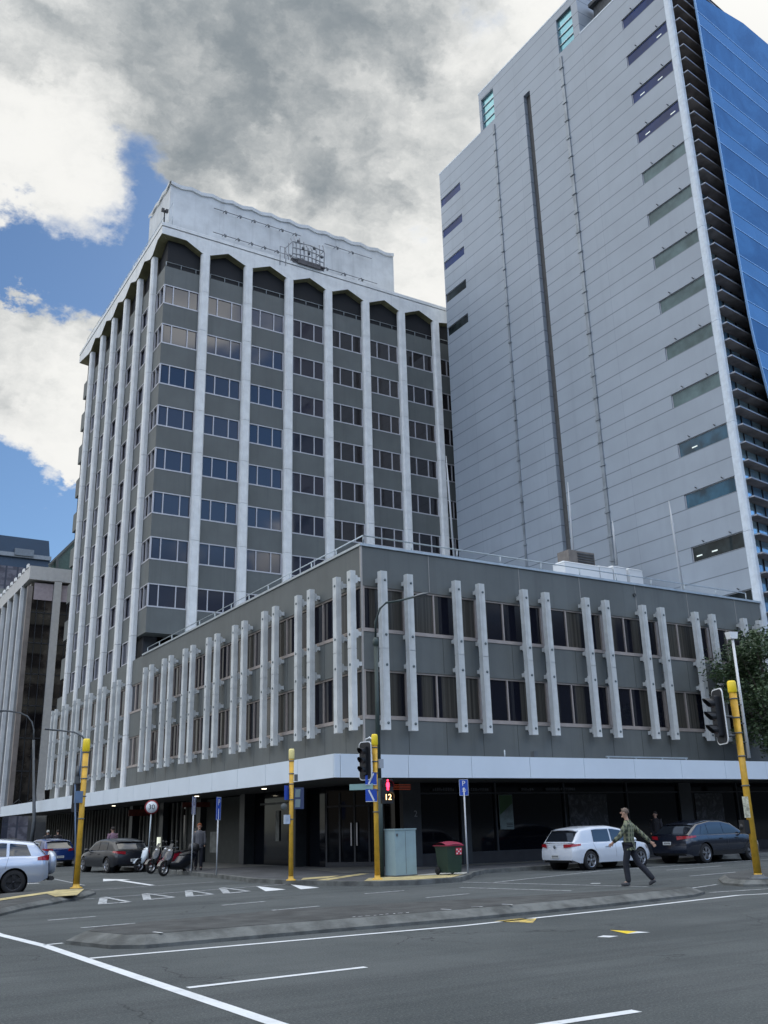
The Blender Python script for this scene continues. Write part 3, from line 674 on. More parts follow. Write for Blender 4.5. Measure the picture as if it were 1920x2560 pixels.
cr.box(18.33, 44.6, 59.92, 83.6, ZT-.28, ZT)
cr.box(19.7, 44.6, 61.3, 83, ZT-.6, ZT-.37)
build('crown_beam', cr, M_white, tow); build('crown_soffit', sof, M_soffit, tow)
dk = MB(); dk.box(TX+.95, 44.6, TY+1.0, 82.5, 41.4, 44.3); dk.box(TX+.5,44.5,TY+.4,82.6,41.3,41.42); build('deck_glazing', dk, wavy(mat('deck_glass', (.006,.006,.010), .1, var=0, ior=1.35), .5, .1), tow)
dk = MB()
for k in range(7):
    for q in (0, 1.2): dk.box(CXS[k]+1.0+q, CXS[k]+1.06+q, TY+.94, TY+1.0, 41.42, 44.0)
dk.box(20.2,20.4,TY+.8,TY+1.0,41.4,44.0); build('deck_mullion', dk, M_shopf, tow)
dk = MB(); rail(dk, (TX+.1,TY+.12,0), (44.5,TY+.12,0), 41.5, 41.95, 1.17, .022, False); build('deck_railing', dk, M_rail, tow)
# dark gaps between roof slab parts on the street side: olive fascias
# plant room with folded top
ph = MB(); X0, X1, Y0p, Y1p = 19.62, 40.4, 62.5, 82.0; zt = 50.55; nw = 12
def wave(s): return .18*abs(((s % 1)-.5)*2)**1.3
pr = []
L1 = X1-X0
ns = nw*6
top = [(X0+L1*i/ns, wave(i/6)) for i in range(ns+1)]
for (a, za), (b, zb) in zip(top[:-1], top[1:]):
    ph.face([(a,Y0p,44.9),(b,Y0p,44.9),(b,Y0p,zt+zb-.26),(a,Y0p,zt+za-.26)])
    ph.face([(a,Y0p-.12,zt+za-.30),(b,Y0p-.12,zt+zb-.30),(b,Y0p-.12,zt+zb),(a,Y0p-.12,zt+za)])
    ph.face([(a,Y0p-.12,zt+za-.30),(a,Y0p,zt+za-.30),(b,Y0p,zt+zb-.30),(b,Y0p-.12,zt+zb-.30)])
    ph.face([(a,Y0p-.12,zt+za),(b,Y0p-.12,zt+zb),(b,Y0p+.4,zt+zb),(a,Y0p+.4,zt+za)])
L2 = 5.2; top = [(Y0p+L2*i/18, wave(i/6)) for i in range(19)]
for (a, za), (b, zb) in zip(top[:-1], top[1:]):
    ph.face([(X0,b,44.9),(X0,a,44.9),(X0,a,zt+za-.26),(X0,b,zt+zb-.26)])
    ph.face([(X0-.12,b,zt+zb-.3),(X0-.12,a,zt+za-.3),(X0-.12,a,zt+za),(X0-.12,b,zt+zb)])
    ph.face([(X0-.12,a,zt+za),(X0+.4,a,zt+za),(X0+.4,b,zt+zb),(X0-.12,b,zt+zb)])
ph.box(X0+.1, X1, Y0p+.3, Y0p+5.2, 44.9, zt-.1); ph.box(X0+.3, X1-2, Y0p+5.2, 82.5, 44.9, 46.6); ph.face([(X1,Y0p,44.9),(X1,67.7,44.9),(X1,67.7,zt),(X1,Y0p,zt)])
build('plant_room', ph, mat('plant_white', (.62,.64,.65), .75, var=.10, vs=.8, stain=.35), tow)
# roof edge railing on the street side and lamp brackets
rr = MB(); rail(rr, (18.7,60.6,0), (18.7,82.5,0), ZT, 46.0, 1.3, .025, True); rail(rr, (19.3,60.6,0),(19.3,74,0), ZT, 47.4, 1.3, .02, True); build('roof_railing', rr, M_rail, tow)
fl = MB()
def bracket(mb, x, z): mb.path([(x,Y0p-.15,z),(x,Y0p-.75,z-.15),(x,Y0p-.85,z-.35)], .035, 5); mb.box(x-.07,x+.07,Y0p-.95,Y0p-.80,z-.50,z-.34)
for i in range(6): bracket(fl, 24.0+1.25*i, 49.2)
for i in range(7): bracket(fl, 24.0+1.15*i, 47.0)
for i in range(2): bracket(fl, 34.2+1.5*i, 49.2)
for i in range(3): bracket(fl, 33.2+1.7*i, 46.8)
fl.path([(23.2,Y0p-.2,49.35),(31,Y0p-.2,49.35)],.03,5); fl.path([(33.3,Y0p-.2,49.35),(38,Y0p-.2,49.35)],.03,5); fl.path([(23.2,Y0p-.2,47.1),(31,Y0p-.2,47.1)],.03,5); fl.path([(33.0,Y0p-.2,46.95),(38.5,Y0p-.2,46.95)],.03,5)
build('floodlight_bracket', fl, M_lampg, tow)
# steel cradle hung in front of the plant room
cd = thing('roof_cradle', 'weathered steel cage cradle in front of the white tower plant room', 'cradle', (32, 60.6, 46.2))
pa, pb_ = at(722,640,1,60.6), at(800,662,1,60.6); f = MB(); a0, a1, b0, b1, zb = pa.x, pb_.x, 59.9, 61.4, pa.z-.95
cd.location = (pa.x, 60.6, zb)
f.box(a0,a1,b0,b1,zb,zb+.42); f.box(a0+.4,a1-.4,b0-.15,b0,zb+.0,zb+.4); f.box(a0-.1,a1+.1,b0-.1,b0+.1,zb+.25,zb+.36); build('platform', f, mat('rusty_steel', (.10,.095,.10), .8, var=.4, vs=4), cd)
f = MB()
for i in range(9):
    x = a0+(a1-a0)*i/8; f.path([(x,b0,zb+.2),(x+random.uniform(-.05,.05),b0,zb+1.7),(x+random.uniform(-.12,.12),b0+.3,zb+2.35+.3*sin(i))], .055, 5)
for z in (.8,1.35,1.9): f.path([(a0,b0,zb+z),((a0+a1)/2,b0-.12,zb+z+.05),(a1,b0,zb+z)], .055, 5)
for x in (a0, a1):
    for y in (b1, (b0+b1)/2): f.path([(x,y,zb),(x,y,zb+2.2)], .04, 5)
    f.path([(x,b0,zb+1.9),(x,b1,zb+2.1)], .035, 5); f.path([(x,b0,zb+.2),(x,b1,zb+1.9)], .03, 5)
f.path([(a0-1.1,b0,zb-.6),(a0-1.1,b0,zb+1.1),(a0-.6,b0,zb+1.1),(a0-.6,b0,zb-.5)],.04,5)
for x in (a0+.3,a1-.3): f.path([(x,b0,zb),(x,b0+.2,ZT)],.05,5)
build('cage_bar', f, mat('steel_bar', (.30,.31,.33), .6, .3, var=.3, vs=3), cd)
f = MB()
for p in ((a0+.5,b0,zb+2.1),(a0+.9,b0-.1,zb+1.5),(a1-.9,b0,zb+1.9),(a1-.2,b0,zb+1.3),((a0+a1)/2,b0-.1,zb+1.2)): f.ellip(p,(.13,.1,.16),8,6)
build('pulley', f, M_lampg, cd)
# roof aerials
for n_, (x, y, z0, z1, lb) in enumerate(((19.9,66,47.5,54.2,'thin whip aerial above the white plant room roof'),)):
    f = MB(); f.path([(x+1.6,y,zt-.2),(x+1.6,y,53.2)], [.05,.02], 6); tag(build('roof_aerial', f, M_lampg), lb, 'aerial')
f = MB(); f.path([(18.5,60.1,ZT),(18.5,60.1,46.1)],.05,6); f.box(18.25,18.45,59.95,60.15,45.9,46.15); f.box(18.55,18.75,59.95,60.15,45.9,46.15); tag(build('roof_camera', f, M_blk), 'small dark twin camera post on the near roof corner of the grey tower', 'camera')
# ================================================================== RIGHT TOWER
RX = 43.3
rt = thing('panel_tower', 'tall blue grey panelled tower with narrow slot windows and a blue glass street face', 'building', (RX, 32.1, 0))
th = radians(8); gu = Vector((cos(th), sin(th), 0)); gn = Vector((sin(th), -cos(th), 0)); G0 = Vector((RX, 32.1, 0))
def fp_(s, d=0): p = G0+gu*s+gn*d; return (p.x, p.y)
w = MB()
HT = 57.86
win = []
for k in range(-1, 13): win.append((32.42, 36.07, PANEL_Z+FLOOR*k-.90, PANEL_Z+FLOOR*k))
for k in range(5): win.append((55.8, 58.78, 55.13-.85-FLOOR*k, 55.13-FLOOR*k))
holes = win + [(46.05, 46.82, 10, 57.35), (50.52, 52.18, 57.95, 61.1), (40.72, 42.42, 57.95, 61.2)]
ys = sorted(set([32.1, 40.08, 52.5, 58.8]+[q for h_ in holes for q in h_[:2]])); zz = sorted(set([10, HT, 61.9]+[q for h_ in holes for q in h_[2:]]))
def inside(y, z):
    if z > HT and not (40.08 < y < 52.5): return False
    for a, b, c, d in holes:
        if a < y < b and c < z < d: return False
    return True
for i in range(len(ys)-1):
    for j_ in range(len(zz)-1):
        if inside((ys[i]+ys[i+1])/2, (zz[j_]+zz[j_+1])/2): w.face([(RX,ys[i],zz[j_]),(RX,ys[i],zz[j_+1]),(RX,ys[i+1],zz[j_+1]),(RX,ys[i+1],zz[j_])])
for a, b, c, d in holes:   # reveals
    for q in (((RX,a,c),(RX,a,d)),((RX,a,d),(RX,b,d)),((RX,b,d),(RX,b,c)),((RX,b,c),(RX,a,c))):
        p, r2 = q; w.face([p, r2, (RX+.35,r2[1],r2[2]), (RX+.35,p[1],p[2])])
w.face([(RX,40.08,HT),(RX,40.08,61.9),(RX+8,40.08,61.9),(RX+8,40.08,HT)]); w.face([(RX,52.5,HT),(RX,52.5,61.9),(RX+8,52.5,61.9),(RX+8,52.5,HT)])
w.face([(RX,58.8,10),(RX,58.8,HT),(RX+30,58.8,HT),(RX+30,58.8,10)]); w.face([(RX,40.08,61.9),(RX,52.5,61.9),(RX+8,52.5,61.9),(RX+8,40.08,61.9)])
w.face([(RX,32.1,HT),(RX,58.8,HT),(RX+30,58.8,HT),(RX+30,36.3,HT)]); w.face([(RX+30,36.3,10),(RX+30,58.8,10),(RX+30,58.8,HT),(RX+30,36.3,HT)])
build('panel_wall', w, M_panel, rt)
c_ = MB(); c_.box(RX+.4, RX+25, 36.2, 58.6, 10, HT-.2); c_.prism([(RX+.4,32.6),fp_(29,-.6),(RX+29,40),(RX+.4,40)], 10, HT-.3); build('core', c_, M_dark, rt)
def rwin(y0, y1, z0, z1, m_=M_wingl):
    f = MB(); f.box(RX+.07, RX+.13, y0, y0+.05, z0, z1); f.box(RX+.07,RX+.13,y1-.05,y1,z0,z1); f.box(RX+.07,RX+.13,y0,y1,z0,z0+.03); f.box(RX+.07,RX+.13,y0,y1,z1-.03,z1); fo = build('slot_window', f, M_frame, rt); p = MB(); p.box(RX+.09, RX+.11, y0+.05, y1-.05, z0, z1); build('pane', p, m_, fo); return fo
M_wg2 = wavy(mat('side_window_pale', (.10,.15,.155), .25, var=.35, vs=.5, spec=.15), .5, .08)
for k in range(14): rwin(*win[k], (M_wdark,M_wdark,M_wlow,M_wlow,M_wg2,M_wg2,M_wg2,M_wg2,M_wg2,M_wg2,M_wingl,M_wingl,M_wingl,M_wingl)[k])
for k in range(5): rwin(*win[14+k], M_wingl if k < 3 else M_wdark)
f = MB()
for k, ss in ((12,(33.2,)),(11,(33.6,35.2)),(10,(35.2,33.0)),(3,(34.9,)),(1,(34.5,35.6)),):
    for y in ss: f.box(RX+.083, RX+.089, y-.20, y+.20, PANEL_Z+FLOOR*(k-1)-.62, PANEL_Z+FLOOR*(k-1)-.54)
build('ceiling_light', f, mat('office_light', (.8,.85,.8), .5, var=0, emit=((.85,.95,.85), .15)), rt)
f = MB(); f.box(RX+.33, RX+.36, 46.05, 46.82, 10, 57.35); build('slot_recess', f, mat('slot_grey', (.085,.085,.085), .8, var=.15), rt)
f = MB(); f.box(RX+.2,RX+.23,50.52,52.18,57.95,61.1); build('teal_louvre', f, M_teal, rt)
f = MB(); f.box(RX+.2,RX+.23,40.72,42.42,57.95,61.2); to = build('teal_louvre', f, M_teal, rt)
f = MB()
for z in (58.75, 59.55, 60.35): f.box(RX+.12,RX+.2,50.52,52.18,z-.03,z+.03); f.box(RX+.12,RX+.2,40.72,42.42,z-.03,z+.03)
build('louvre_rail', f, M_rail, to)
f = MB()
for y, z1 in ((50.68,57.4),(42.3,57.5)):
    wd = .09 if y > 45 else .14
    f.box(RX-.08, RX, y-wd, y+wd, 10, z1)
    z = 14.
    while z < z1: f.box(RX-.14, RX, y-wd-.05, y+wd+.05, z, z+.12); z += 1.63
build('downpipe', f, mat('pipe_grey', (.25,.28,.31), .5, .3, var=.2, vs=1), rt)
f = MB()
for k in range(14):
    for y in (33.2, 35.1): f.path([(RX,y,PANEL_Z+FLOOR*(k-1)+.12),(RX-.16,y,PANEL_Z+FLOOR*(k-1)+.16)], .035, 5)
build('lifting_stub', f, M_lampg, rt)
# corner blade column
f = MB()
z = 10
while z < 57.6: f.prism([(RX-.03,32.36),(RX-.03,32.02),fp_(.02,.20),fp_(.30,.20),fp_(.30,-.25)], z, min(z+6.49, 57.9)); z += 6.51
build('corner_fin', f, M_panedge, rt)
f = MB(); f.prism([(RX-.02,32.0),(RX-.02,40.1),(RX+.5,40.1),fp_(.6,.1)], 57.86, 58.0); f.box(RX-.02,RX+.5,52.5,58.85,57.86,57.98); f.box(RX-.02,RX+8,40.05,52.55,61.9,62.03); build('roof_coping', f, M_panedge, rt)
f = MB(); f.box(RX+1.2, RX+6, 36.2, 39.6, 57.9, 60.6); f.box(RX+.9, RX+6.2, 36.0, 39.8, 60.6, 60.9); f.box(RX+.5,RX+1,34.5,36,58,58.9); build('roof_plant', f, mat('plant_dark', (.06,.065,.07), .7, var=.3), rt)
# recessed glass behind the blades
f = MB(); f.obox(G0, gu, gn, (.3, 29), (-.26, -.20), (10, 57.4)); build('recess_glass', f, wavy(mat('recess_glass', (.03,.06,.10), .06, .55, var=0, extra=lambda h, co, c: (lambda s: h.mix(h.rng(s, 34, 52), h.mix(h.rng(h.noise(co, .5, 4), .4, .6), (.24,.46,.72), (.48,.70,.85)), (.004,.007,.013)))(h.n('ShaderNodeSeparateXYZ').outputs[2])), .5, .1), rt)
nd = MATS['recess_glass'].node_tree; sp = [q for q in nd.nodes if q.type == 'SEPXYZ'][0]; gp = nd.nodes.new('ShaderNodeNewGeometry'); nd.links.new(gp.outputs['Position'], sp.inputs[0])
f = MB()
for k in range(46):
    z = 10.9+k*1.085
    if z < 57.3: f.obox(G0, gu, gn, (.32, 29), (-.19, .50), (z-.10, z-.02))
bo = build('sun_blade', f, M_louv, rt)
f = MB()
for k in range(46):
    z = 10.9+k*1.085
    if z < 57.3: f.obox(G0, gu, gn, (.30, 29), (.52, .545), (z-.10, z-.02)); f.obox(G0, gu, gn, (.29, .32), (-.05, .545), (z-.10, z-.02))
build('blade_edge', f, M_louve, bo)
f = MB()
for s in (1.5,2.6,3.7,4.8): f.obox(G0, gu, gn, (s, s+.06), (-.20, -.14), (10, 57))
build('recess_mullion', f, M_shopf, rt)
# projecting blue glass skin with slanting lower edge
OFF = 1.0
def gpt(s, z, d=0): p = G0+gu*s+gn*(OFF+d); return (p.x, p.y, z)
edge = [(1.85,54.85),(1.93,50),(1.97,45.5),(2.02,41.3),(2.07,37.5),(2.13,33.4),(2.2,30.2),(2.36,28.5),(2.62,27.08),(2.93,25.38),(3.6,22.3),(4.6,18.5),(6.2,14)]
def eds(z):
    for (s0,z0),(s1,z1) in zip(edge[:-1],edge[1:]):
        if z1 <= z <= z0: return s0+(s1-s0)*(z0-z)/(z0-z1)
    return edge[0][0]
roofz = lambda s: 54.75+(s-1.85)*.235 if s < 8.4 else 56.3+(s-8.4)*.02
bz = [10]+[q for k in range(-4, 13) for q in (12.9+4*3.16+3.16*k-0.0, 12.9+4*3.16+3.16*k+1.1)]
lines = sorted([53.31-3.16*k for k in range(13)]+[52.16-3.16*k for k in range(13)])
g1 = MB(); g2 = MB(); gl = MB()
segs = [14.0]+[z for z in lines if z > 14]
for z0, z1 in zip(segs[:-1], segs[1:]):
    band = any(abs(z1-(53.31-3.16*k)) < .02 for k in range(13)); tgt = g2 if band else g1
    zs_ = [z0]+[z for _, z in edge[::-1] if z0 < z < z1]+[z1]
    for a, b in zip(zs_[:-1], zs_[1:]): tgt.face([gpt(eds(a),a), gpt(24,a), gpt(24,b), gpt(eds(b),b)])
    gl.face([gpt(eds(z1),z1-.03,.02), gpt(24,z1-.03,.02), gpt(24,z1+.03,.02), gpt(eds(z1),z1+.03,.02)])
g1.face([gpt(eds(53.31),53.31), gpt(24,53.31), gpt(24,57.0), gpt(8.4,56.3), gpt(5.2,55.55), gpt(1.85,54.85)])
build('blue_glass_skin', g1, M_blue, rt); build('blue_glass_band', g2, M_blue2, rt)
for (s0,z0),(s1,z1) in zip(edge[:-1],edge[1:]):
    gl.extr([gpt(s0-.05,z0,.03),gpt(s0+.03,z0,.03),gpt(s1+.03,z1,.03),gpt(s1-.05,z1,.03)], -gn*.12)
for s in range(5, 24, 3): gl.extr([gpt(s-.01,14,.012),gpt(s+.01,14,.012),gpt(s+.01,55.6,.012),gpt(s-.01,55.6,.012)], gn*.006) if False else None
build('transom', gl, M_blueline, rt)
g3 = MB()
for (s0,z0),(s1,z1) in zip(edge[:-1],edge[1:]): g3.face([gpt(s0,z0),gpt(s1,z1),gpt(s1,z1,-.14),gpt(s0,z0,-.14)])
build('skin_return', g3, M_dark, rt)
tr = MB()
for s0, s1, z0, z1 in ((3.4,26,56.2,59.0),(5.5,26,55.4,57.9)): tr.path([gpt(s0,z0,-1.0), gpt(s1,z1,-1.0)], .07, 5)
for i in range(9): s = 7+i*1.7; tr.path([gpt(s,56.0+ i*.18,-1.0), gpt(s+.9,56.95+i*.2,-1.0), gpt(s+1.7,56.1+i*.2,-1.0)], .06, 5)
tr.obox(G0, gu, gn, (2.2,5.6), (-1,.4), (55.2,55.9)); build('roof_truss', tr, M_louve, rt)
# ================================================================== ROOF TOP THINGS ON THE PODIUM
def aerial(a, b, Yp, lb):
    p, q = at(*a, 1, Yp), at(*b, 1, Yp); f = MB(); q.z -= 1.2; m_ = q.lerp(p, .78); f.path([q, m_, p], [.085,.07,.025], 7); f.path([m_-Vector((.12,0,0)), m_+Vector((.12,0,0))], .02, 5)
    tag(build('roof_mast', f, M_wpole), lb, 'mast', 'masts on the podium roof')
aerial((1419,1205),(1437,1430),43,'white mast rising from the white plant units on the grey podium roof')
aerial((1672,1252),(1706,1462),35.2,'white mast standing on the podium roof below the lowest slot window')
aerial((1115,1140),(1136,1385),52,'white mast beside the right end column of the grey tower')
aerial((1531,1302),(1537,1365),40.2,'short white mast near the second downpipe of the panelled tower')
f = MB(); p = at(1422,1392,1,41.2); q = at(1486,1392,1,41.2); zt_ = at(1450,1378,1,41.2).z
f.box(p.x,q.x,41.2,42.2,12.5,zt_); fo = MB(); 
ro = thing('louvred_roof_unit', 'brown louvred air unit on the podium roof in front of the dark slot', 'air unit', (p.x,41.2,12.5)); build('casing', f, mat('unit_brown', (.20,.18,.165), .7, var=.15), ro)
f = MB()
for i in range(7): f.box(p.x+.7,q.x-.1,41.13,41.2,zt_-.2-.16*i,zt_-.13-.16*i)
build('louvre_slat', f, M_lampg, ro)
def unit(x, y, z, wd, lb):
    o = thing('roof_unit', lb, 'air unit', (x,y,z), 0, 'white units on the podium roof')
    f = MB(); f.prism([(x-wd/2,y-.5),(x+wd/2,y-.5),(x+wd/2,y+.5),(x-wd/2,y+.5)], 12.5, z); build('casing', f, M_swhite, o)
    f = MB(); f.prism([(x-wd/2-.03,y-.53),(x+wd/2+.03,y-.53),(x+wd/2+.03,y+.53),(x-wd/2-.03,y+.53)], z, z+.12, [(x-wd/2+.08,y-.3),(x+wd/2-.08,y-.3),(x+wd/2-.08,y+.3),(x-wd/2+.08,y+.3)]); build('lid', f, M_border, o)
for i, (a, b, lb) in enumerate((((1500,1424),62,'white roof unit directly right of the brown louvred unit'),((1534,1424),62,'white roof unit, middle one right of the brown louvred unit'),((1574,1430),56,'white roof unit, rightmost of the row on the podium roof'),((1440,1416),84,'wide white roof unit below the brown louvred unit'))):
    p = at(*a, 1, 39.2); unit(p.x, 39.2, p.z, (1.0,1.0,1.05,2.6)[i], lb)
# ================================================================== LEFT BACKGROUND
def far(x, y, Yp): return at(x, y, 1, Yp)
YB = 95.5
bg_ = thing('dark_glass_building', 'brown glass office block with pale vertical ribs beyond the grey tower', 'building', (18.1, YB, 0))
M_brown = wavy(mat('brown_glass', (.03,.025,.022), .06, var=0, ior=1.7, extra=lambda h, co, c: h.mix(h.rng(h.noise(co, .35, 4, .6), .42, .62), (.008,.007,.008), (.060,.050,.042))), .6, .1)  # paler noise patches are reflections painted into the brown glass
f = MB(); f.box(18.2, 40, YB+.1, 150, 3.5, 25.3); build('glass_wall', f, M_brown, bg_)
f = MB(); f.box(17.9, 40, YB-.25, 150, 25.55, 26.9); build('roof_band', f, mat('band_cream', (.52,.515,.50), .7, var=.05, stain=.15), bg_)
M_rib = mat('rib_cream', (.50,.49,.465), .7, var=.06, stain=.12)
f = MB(); f.prism([(20.35,YB+.1),(20.35,YB-.25),(21.05,YB-.25),(21.05,YB+.1)], 5.4, 25.6); f.extr([(20.35,YB-.25,5.4),(21.05,YB-.25,5.4),(21.25,YB-.55,3.4),(20.55,YB-.55,3.4)], (0,.4,0)); build('rib', f, M_rib, bg_)
f = MB(); f.box(17.9,18.35,YB-.1,YB+.3,3.5,24.9); build('rib', f, mat('rib_grey_cream', (.20,.175,.16), .7, var=.3, vs=.4), bg_)
f = MB(); f.box(17.85,18.2,98.65,98.9,3.5,25.6); r0 = build('rib', f, M_white, bg_)
for k in range(1, 12): dup(r0, bg_, (0, 3.3*k, 0))
f = MB()
for k in range(7):
    z = 22.3-3.0*k; f.box(18.15,40,YB+.02,YB+.1,z,z+.10)
for k in range(14): x = 18.2+k*.72; f.box(x-.03,x+.03,YB+.02,YB+.1,3.5,24)
build('mullion', f, M_shopf, bg_)
f = MB()
for x0, x1 in ((18.5,20.3),(21.1,23)): f.extr([(x0,YB+.05,25.3),(x1,YB+.05,25.3),(x1,YB-.05,23.6),(x0,YB-.05,23.6)], (0,.04,0))
build('sloped_glass', f, mat('pink_glass', (.36,.31,.33), .3, var=.1), bg_)
f = MB()
for k in range(26): f.box(17.8,17.95,YB+.5+2.0*k,YB+1.2+2.0*k,26.9,27.25)
build('roof_block', f, M_white, bg_)
f = MB()
for i in range(12):
    for k in range(3): f.path([(18.2+i*1.1,YB-.2,3.3+k*.5),(18.75+i*1.1,YB-.6,3.8+k*.5),(19.3+i*1.1,YB-.2,3.3+k*.5)], .03, 4)
build('street_balustrade', f, M_lampg, bg_)
# dark tower and lesser blocks far away
def slab(name, lb, cat, px0, px1, py0, Yp, dep, m_, extra=None):
    a = far(px0, py0, Yp); b = far(px1, py0, Yp); o = thing(name, lb, cat, (a.x, Yp, 0)); f = MB(); f.box(a.x, b.x, Yp, Yp+dep, 0, a.z); build('wall', f, m_, o); return o, a, b
def gridwin(h, co, c):
    s = h.n('ShaderNodeSeparateXYZ'); h.put(s.inputs[0], co)
    q = h.m('PINGPONG', s.outputs[0], 1.05); q2 = h.m('PINGPONG', s.outputs[2], 1.7)
    a = h.mix(h.rng(q, .14, .2, 1., 0.), h.mix(h.rng(h.noise(co, .6, 3), .4, .6), (.055,.052,.07), (.13,.125,.15)), (.03,.035,.055))
    q3 = h.m('PINGPONG', s.outputs[0], 4.2); a = h.mix(h.rng(q3, .5, .6, 1., 0.), a, (.018,.022,.04))
    return h.mix(h.rng(q2, .12, .22, .6, 0.), a, (.035,.04,.055))
o, a, b = slab('distant_dark_tower', 'distant dark office tower with a plain blue grey top behind the ribbed block', 'building', -160, 128, 1395, 190, 30, mat('far_tower', (.05,.05,.07), .5, var=0, extra=gridwin))
t0 = far(-160,1316,190); t1 = far(123,1352,190)
f = MB(); f.extr([(a.x,190.2,a.z),(t1.x+.8,190.2,a.z),(t1.x,190.2,t1.z),(t0.x,190.2,t0.z)], (0,28,0)); build('plant_screen', f, mat('screen_blue', (.028,.055,.095), .5, var=.12, vs=.1), o)
p = far(38,1370,189.5); q = far(84,1392,189.5); f = MB(); f.box(p.x,q.x,189.4,190.1,q.z,p.z); build('vent_panel', f, mat('vent_grey', (.17,.20,.23), .7), o)
f = MB(); p0 = far(-160,1386,189.8); p1 = far(128,1398,189.8); f.box(p0.x,p1.x,189.7,190,p1.z-.3,p1.z+.5); build('parapet', f, mat('parapet_grey', (.25,.28,.31), .7), o)
slab('grey_plant_block', 'plain grey rooftop block between the dark tower and the ribbed block', 'building', -90, 62, 1462, 150, 8, mat('block_grey', (.15,.16,.155), .8, var=.1))
f = MB(); p0, p1, p2, p3 = far(122,1416,125), far(200,1340,125), far(200,1432,125), far(128,1418,125)
o = thing('green_glass_roof', 'sloping green glass roof peeking between the ribbed block and the grey tower', 'roof', (p0.x,125,0)); f.extr([p0,p1,p2,p3], (0,6,0)); build('glass', f, mat('green_glass', (.035,.065,.055), .25, var=.2), o)
f = MB(); f.path([p0+Vector((0,-.2,.1)), p1+Vector((0,-.2,.1))], .22, 5); f.path([far(143,1395,124.5), far(143,1440,124.5)], .2, 5); build('rafter', f, mat('rafter_dark', (.04,.05,.05), .6), o)
# opposite side of the left street and far end
slab('street_end_block', 'dark low building closing the far end of the left street', 'building', -260, 170, 2020, 240, 8, mat('end_block', (.05,.05,.05), .8, var=.5, vs=.15))
# ================================================================== STREET FURNITURE
def yellow_pole(lb, x, y, h, r=.085, z0=.13, cap=M_cap, caph=.32, lean=(0,0)):
    o = thing('traffic_pole', lb, 'traffic pole', (x,y,z0), 0, 'yellow signal poles')
    f = MB(); f.path([(x,y,z0),(x+lean[0],y+lean[1],z0+h-caph)], r, 14); f.lathe((x,y,z0),[(r*1.9,0),(r*1.9,.025),(r*1.1,.05),(r,.12)],14); build('pole', f, M_pole, o)
    f = MB(); f.lathe((x+lean[0],y+lean[1],z0+h-caph),[(r*1.1,0),(r*1.22,.02),(r*1.18,caph*.85),(r*.95,caph),(0,caph)],14); build('cap', f, cap, o)
    f = MB()
    for q in (.45,.60,.72,.80,.9): f.lathe((x+lean[0]*q,y+lean[1]*q,z0+h*q),[(r*1.0,0),(r*1.12,.005),(r*1.12,.03),(r*1.0,.035)],14)
    build('strap', f, M_lampg, o); return o
def face_axes(ang): 
    fw = Vector((cos(ang), sin(ang), 0)); return fw, Vector((-fw.y, fw.x, 0))
def signal_head(parent, c, ang, red=False, s=1.0, aspects=3, back=True):
    """c: centre; ang: direction the lamps look towards"""
    fw, sd = face_axes(ang); c = Vector(c); h = MB(); H_ = .345*aspects*s
    outl = lambda w_, hh, r_: [c+sd*(sx_*(w_-r_)+r_*cos(t))+Vector((0,0,sz_*(hh-r_)+r_*sin(t))) for sx_, sz_, t0 in ((1,1,0),(-1,1,pi/2),(-1,-1,pi),(1,-1,3*pi/2)) for t in [t0+pi/2*i/5 for i in range(6)]]
    hd = build('signal_head', h.extr(outl(.13*s, H_/2, .05*s), fw*.16*s), M_blk, parent)
    if back:
        b1 = MB(); b1.extr(outl(.265*s, H_/2+.15*s, .12*s), fw*.03*s); build('backboard', b1, M_blk, hd)
        b2 = MB(); b2.extr(outl(.295*s, H_/2+.18*s, .14*s), fw*.02*s); build('backboard_border', b2, M_border, hd)
    v = MB(); l = MB()
    for i in range(aspects):
        p = c+Vector((0,0,(aspects-1)/2*.33*s-i*.33*s))+fw*.16*s; R_ = .125*s
        ring = [(R_*cos(t), R_*sin(t)) for t in [radians(a_) for a_ in range(-40, 221, 20)]]
        for (a0_, b0_), (a1_, b1_) in zip(ring[:-1], ring[1:]):
            d0 = .26*s*(.55+.45*(b0_/R_)); d1 = .26*s*(.55+.45*(b1_/R_)); v.face([p+sd*a0_+Vector((0,0,b0_)), p+sd*a1_+Vector((0,0,b1_)), p+sd*a1_+Vector((0,0,b1_))+fw*d1, p+sd*a0_+Vector((0,0,b0_))+fw*d0])
        l.lathe(p, [(0,.03),(.07*s,.025),(.115*s,0)], 14, fw)
    build('visor', v, M_blk, hd); build('lens', l, mat('lens_dark', (.05,.04,.045), .2, var=0), hd); return hd
def sign_plate(parent, name, c, ang, w_, h_, m_, tilt=0, thk=.015):
    fw, sd = face_axes(ang); c = Vector(c); U = sd*cos(tilt)+Vector((0,0,1))*sin(tilt); V = Vector((0,0,1))*cos(tilt)-sd*sin(tilt)
    f = MB(); f.extr([c-U*w_/2-V*h_/2, c+U*w_/2-V*h_/2, c+U*w_/2+V*h_/2, c-U*w_/2+V*h_/2], fw*thk); return build(name, f, m_, parent), U, V, fw
VIEW = lambda x, y: math.atan2(-y, -x)     # direction from a thing to the junction side of the viewer
# middle pole
mx, my = 15.0, 25.1
mp_ = yellow_pole('yellow signal pole on the corner beside the blue cabinet, red pedestrian figure lit', mx, my, 4.08, .082)
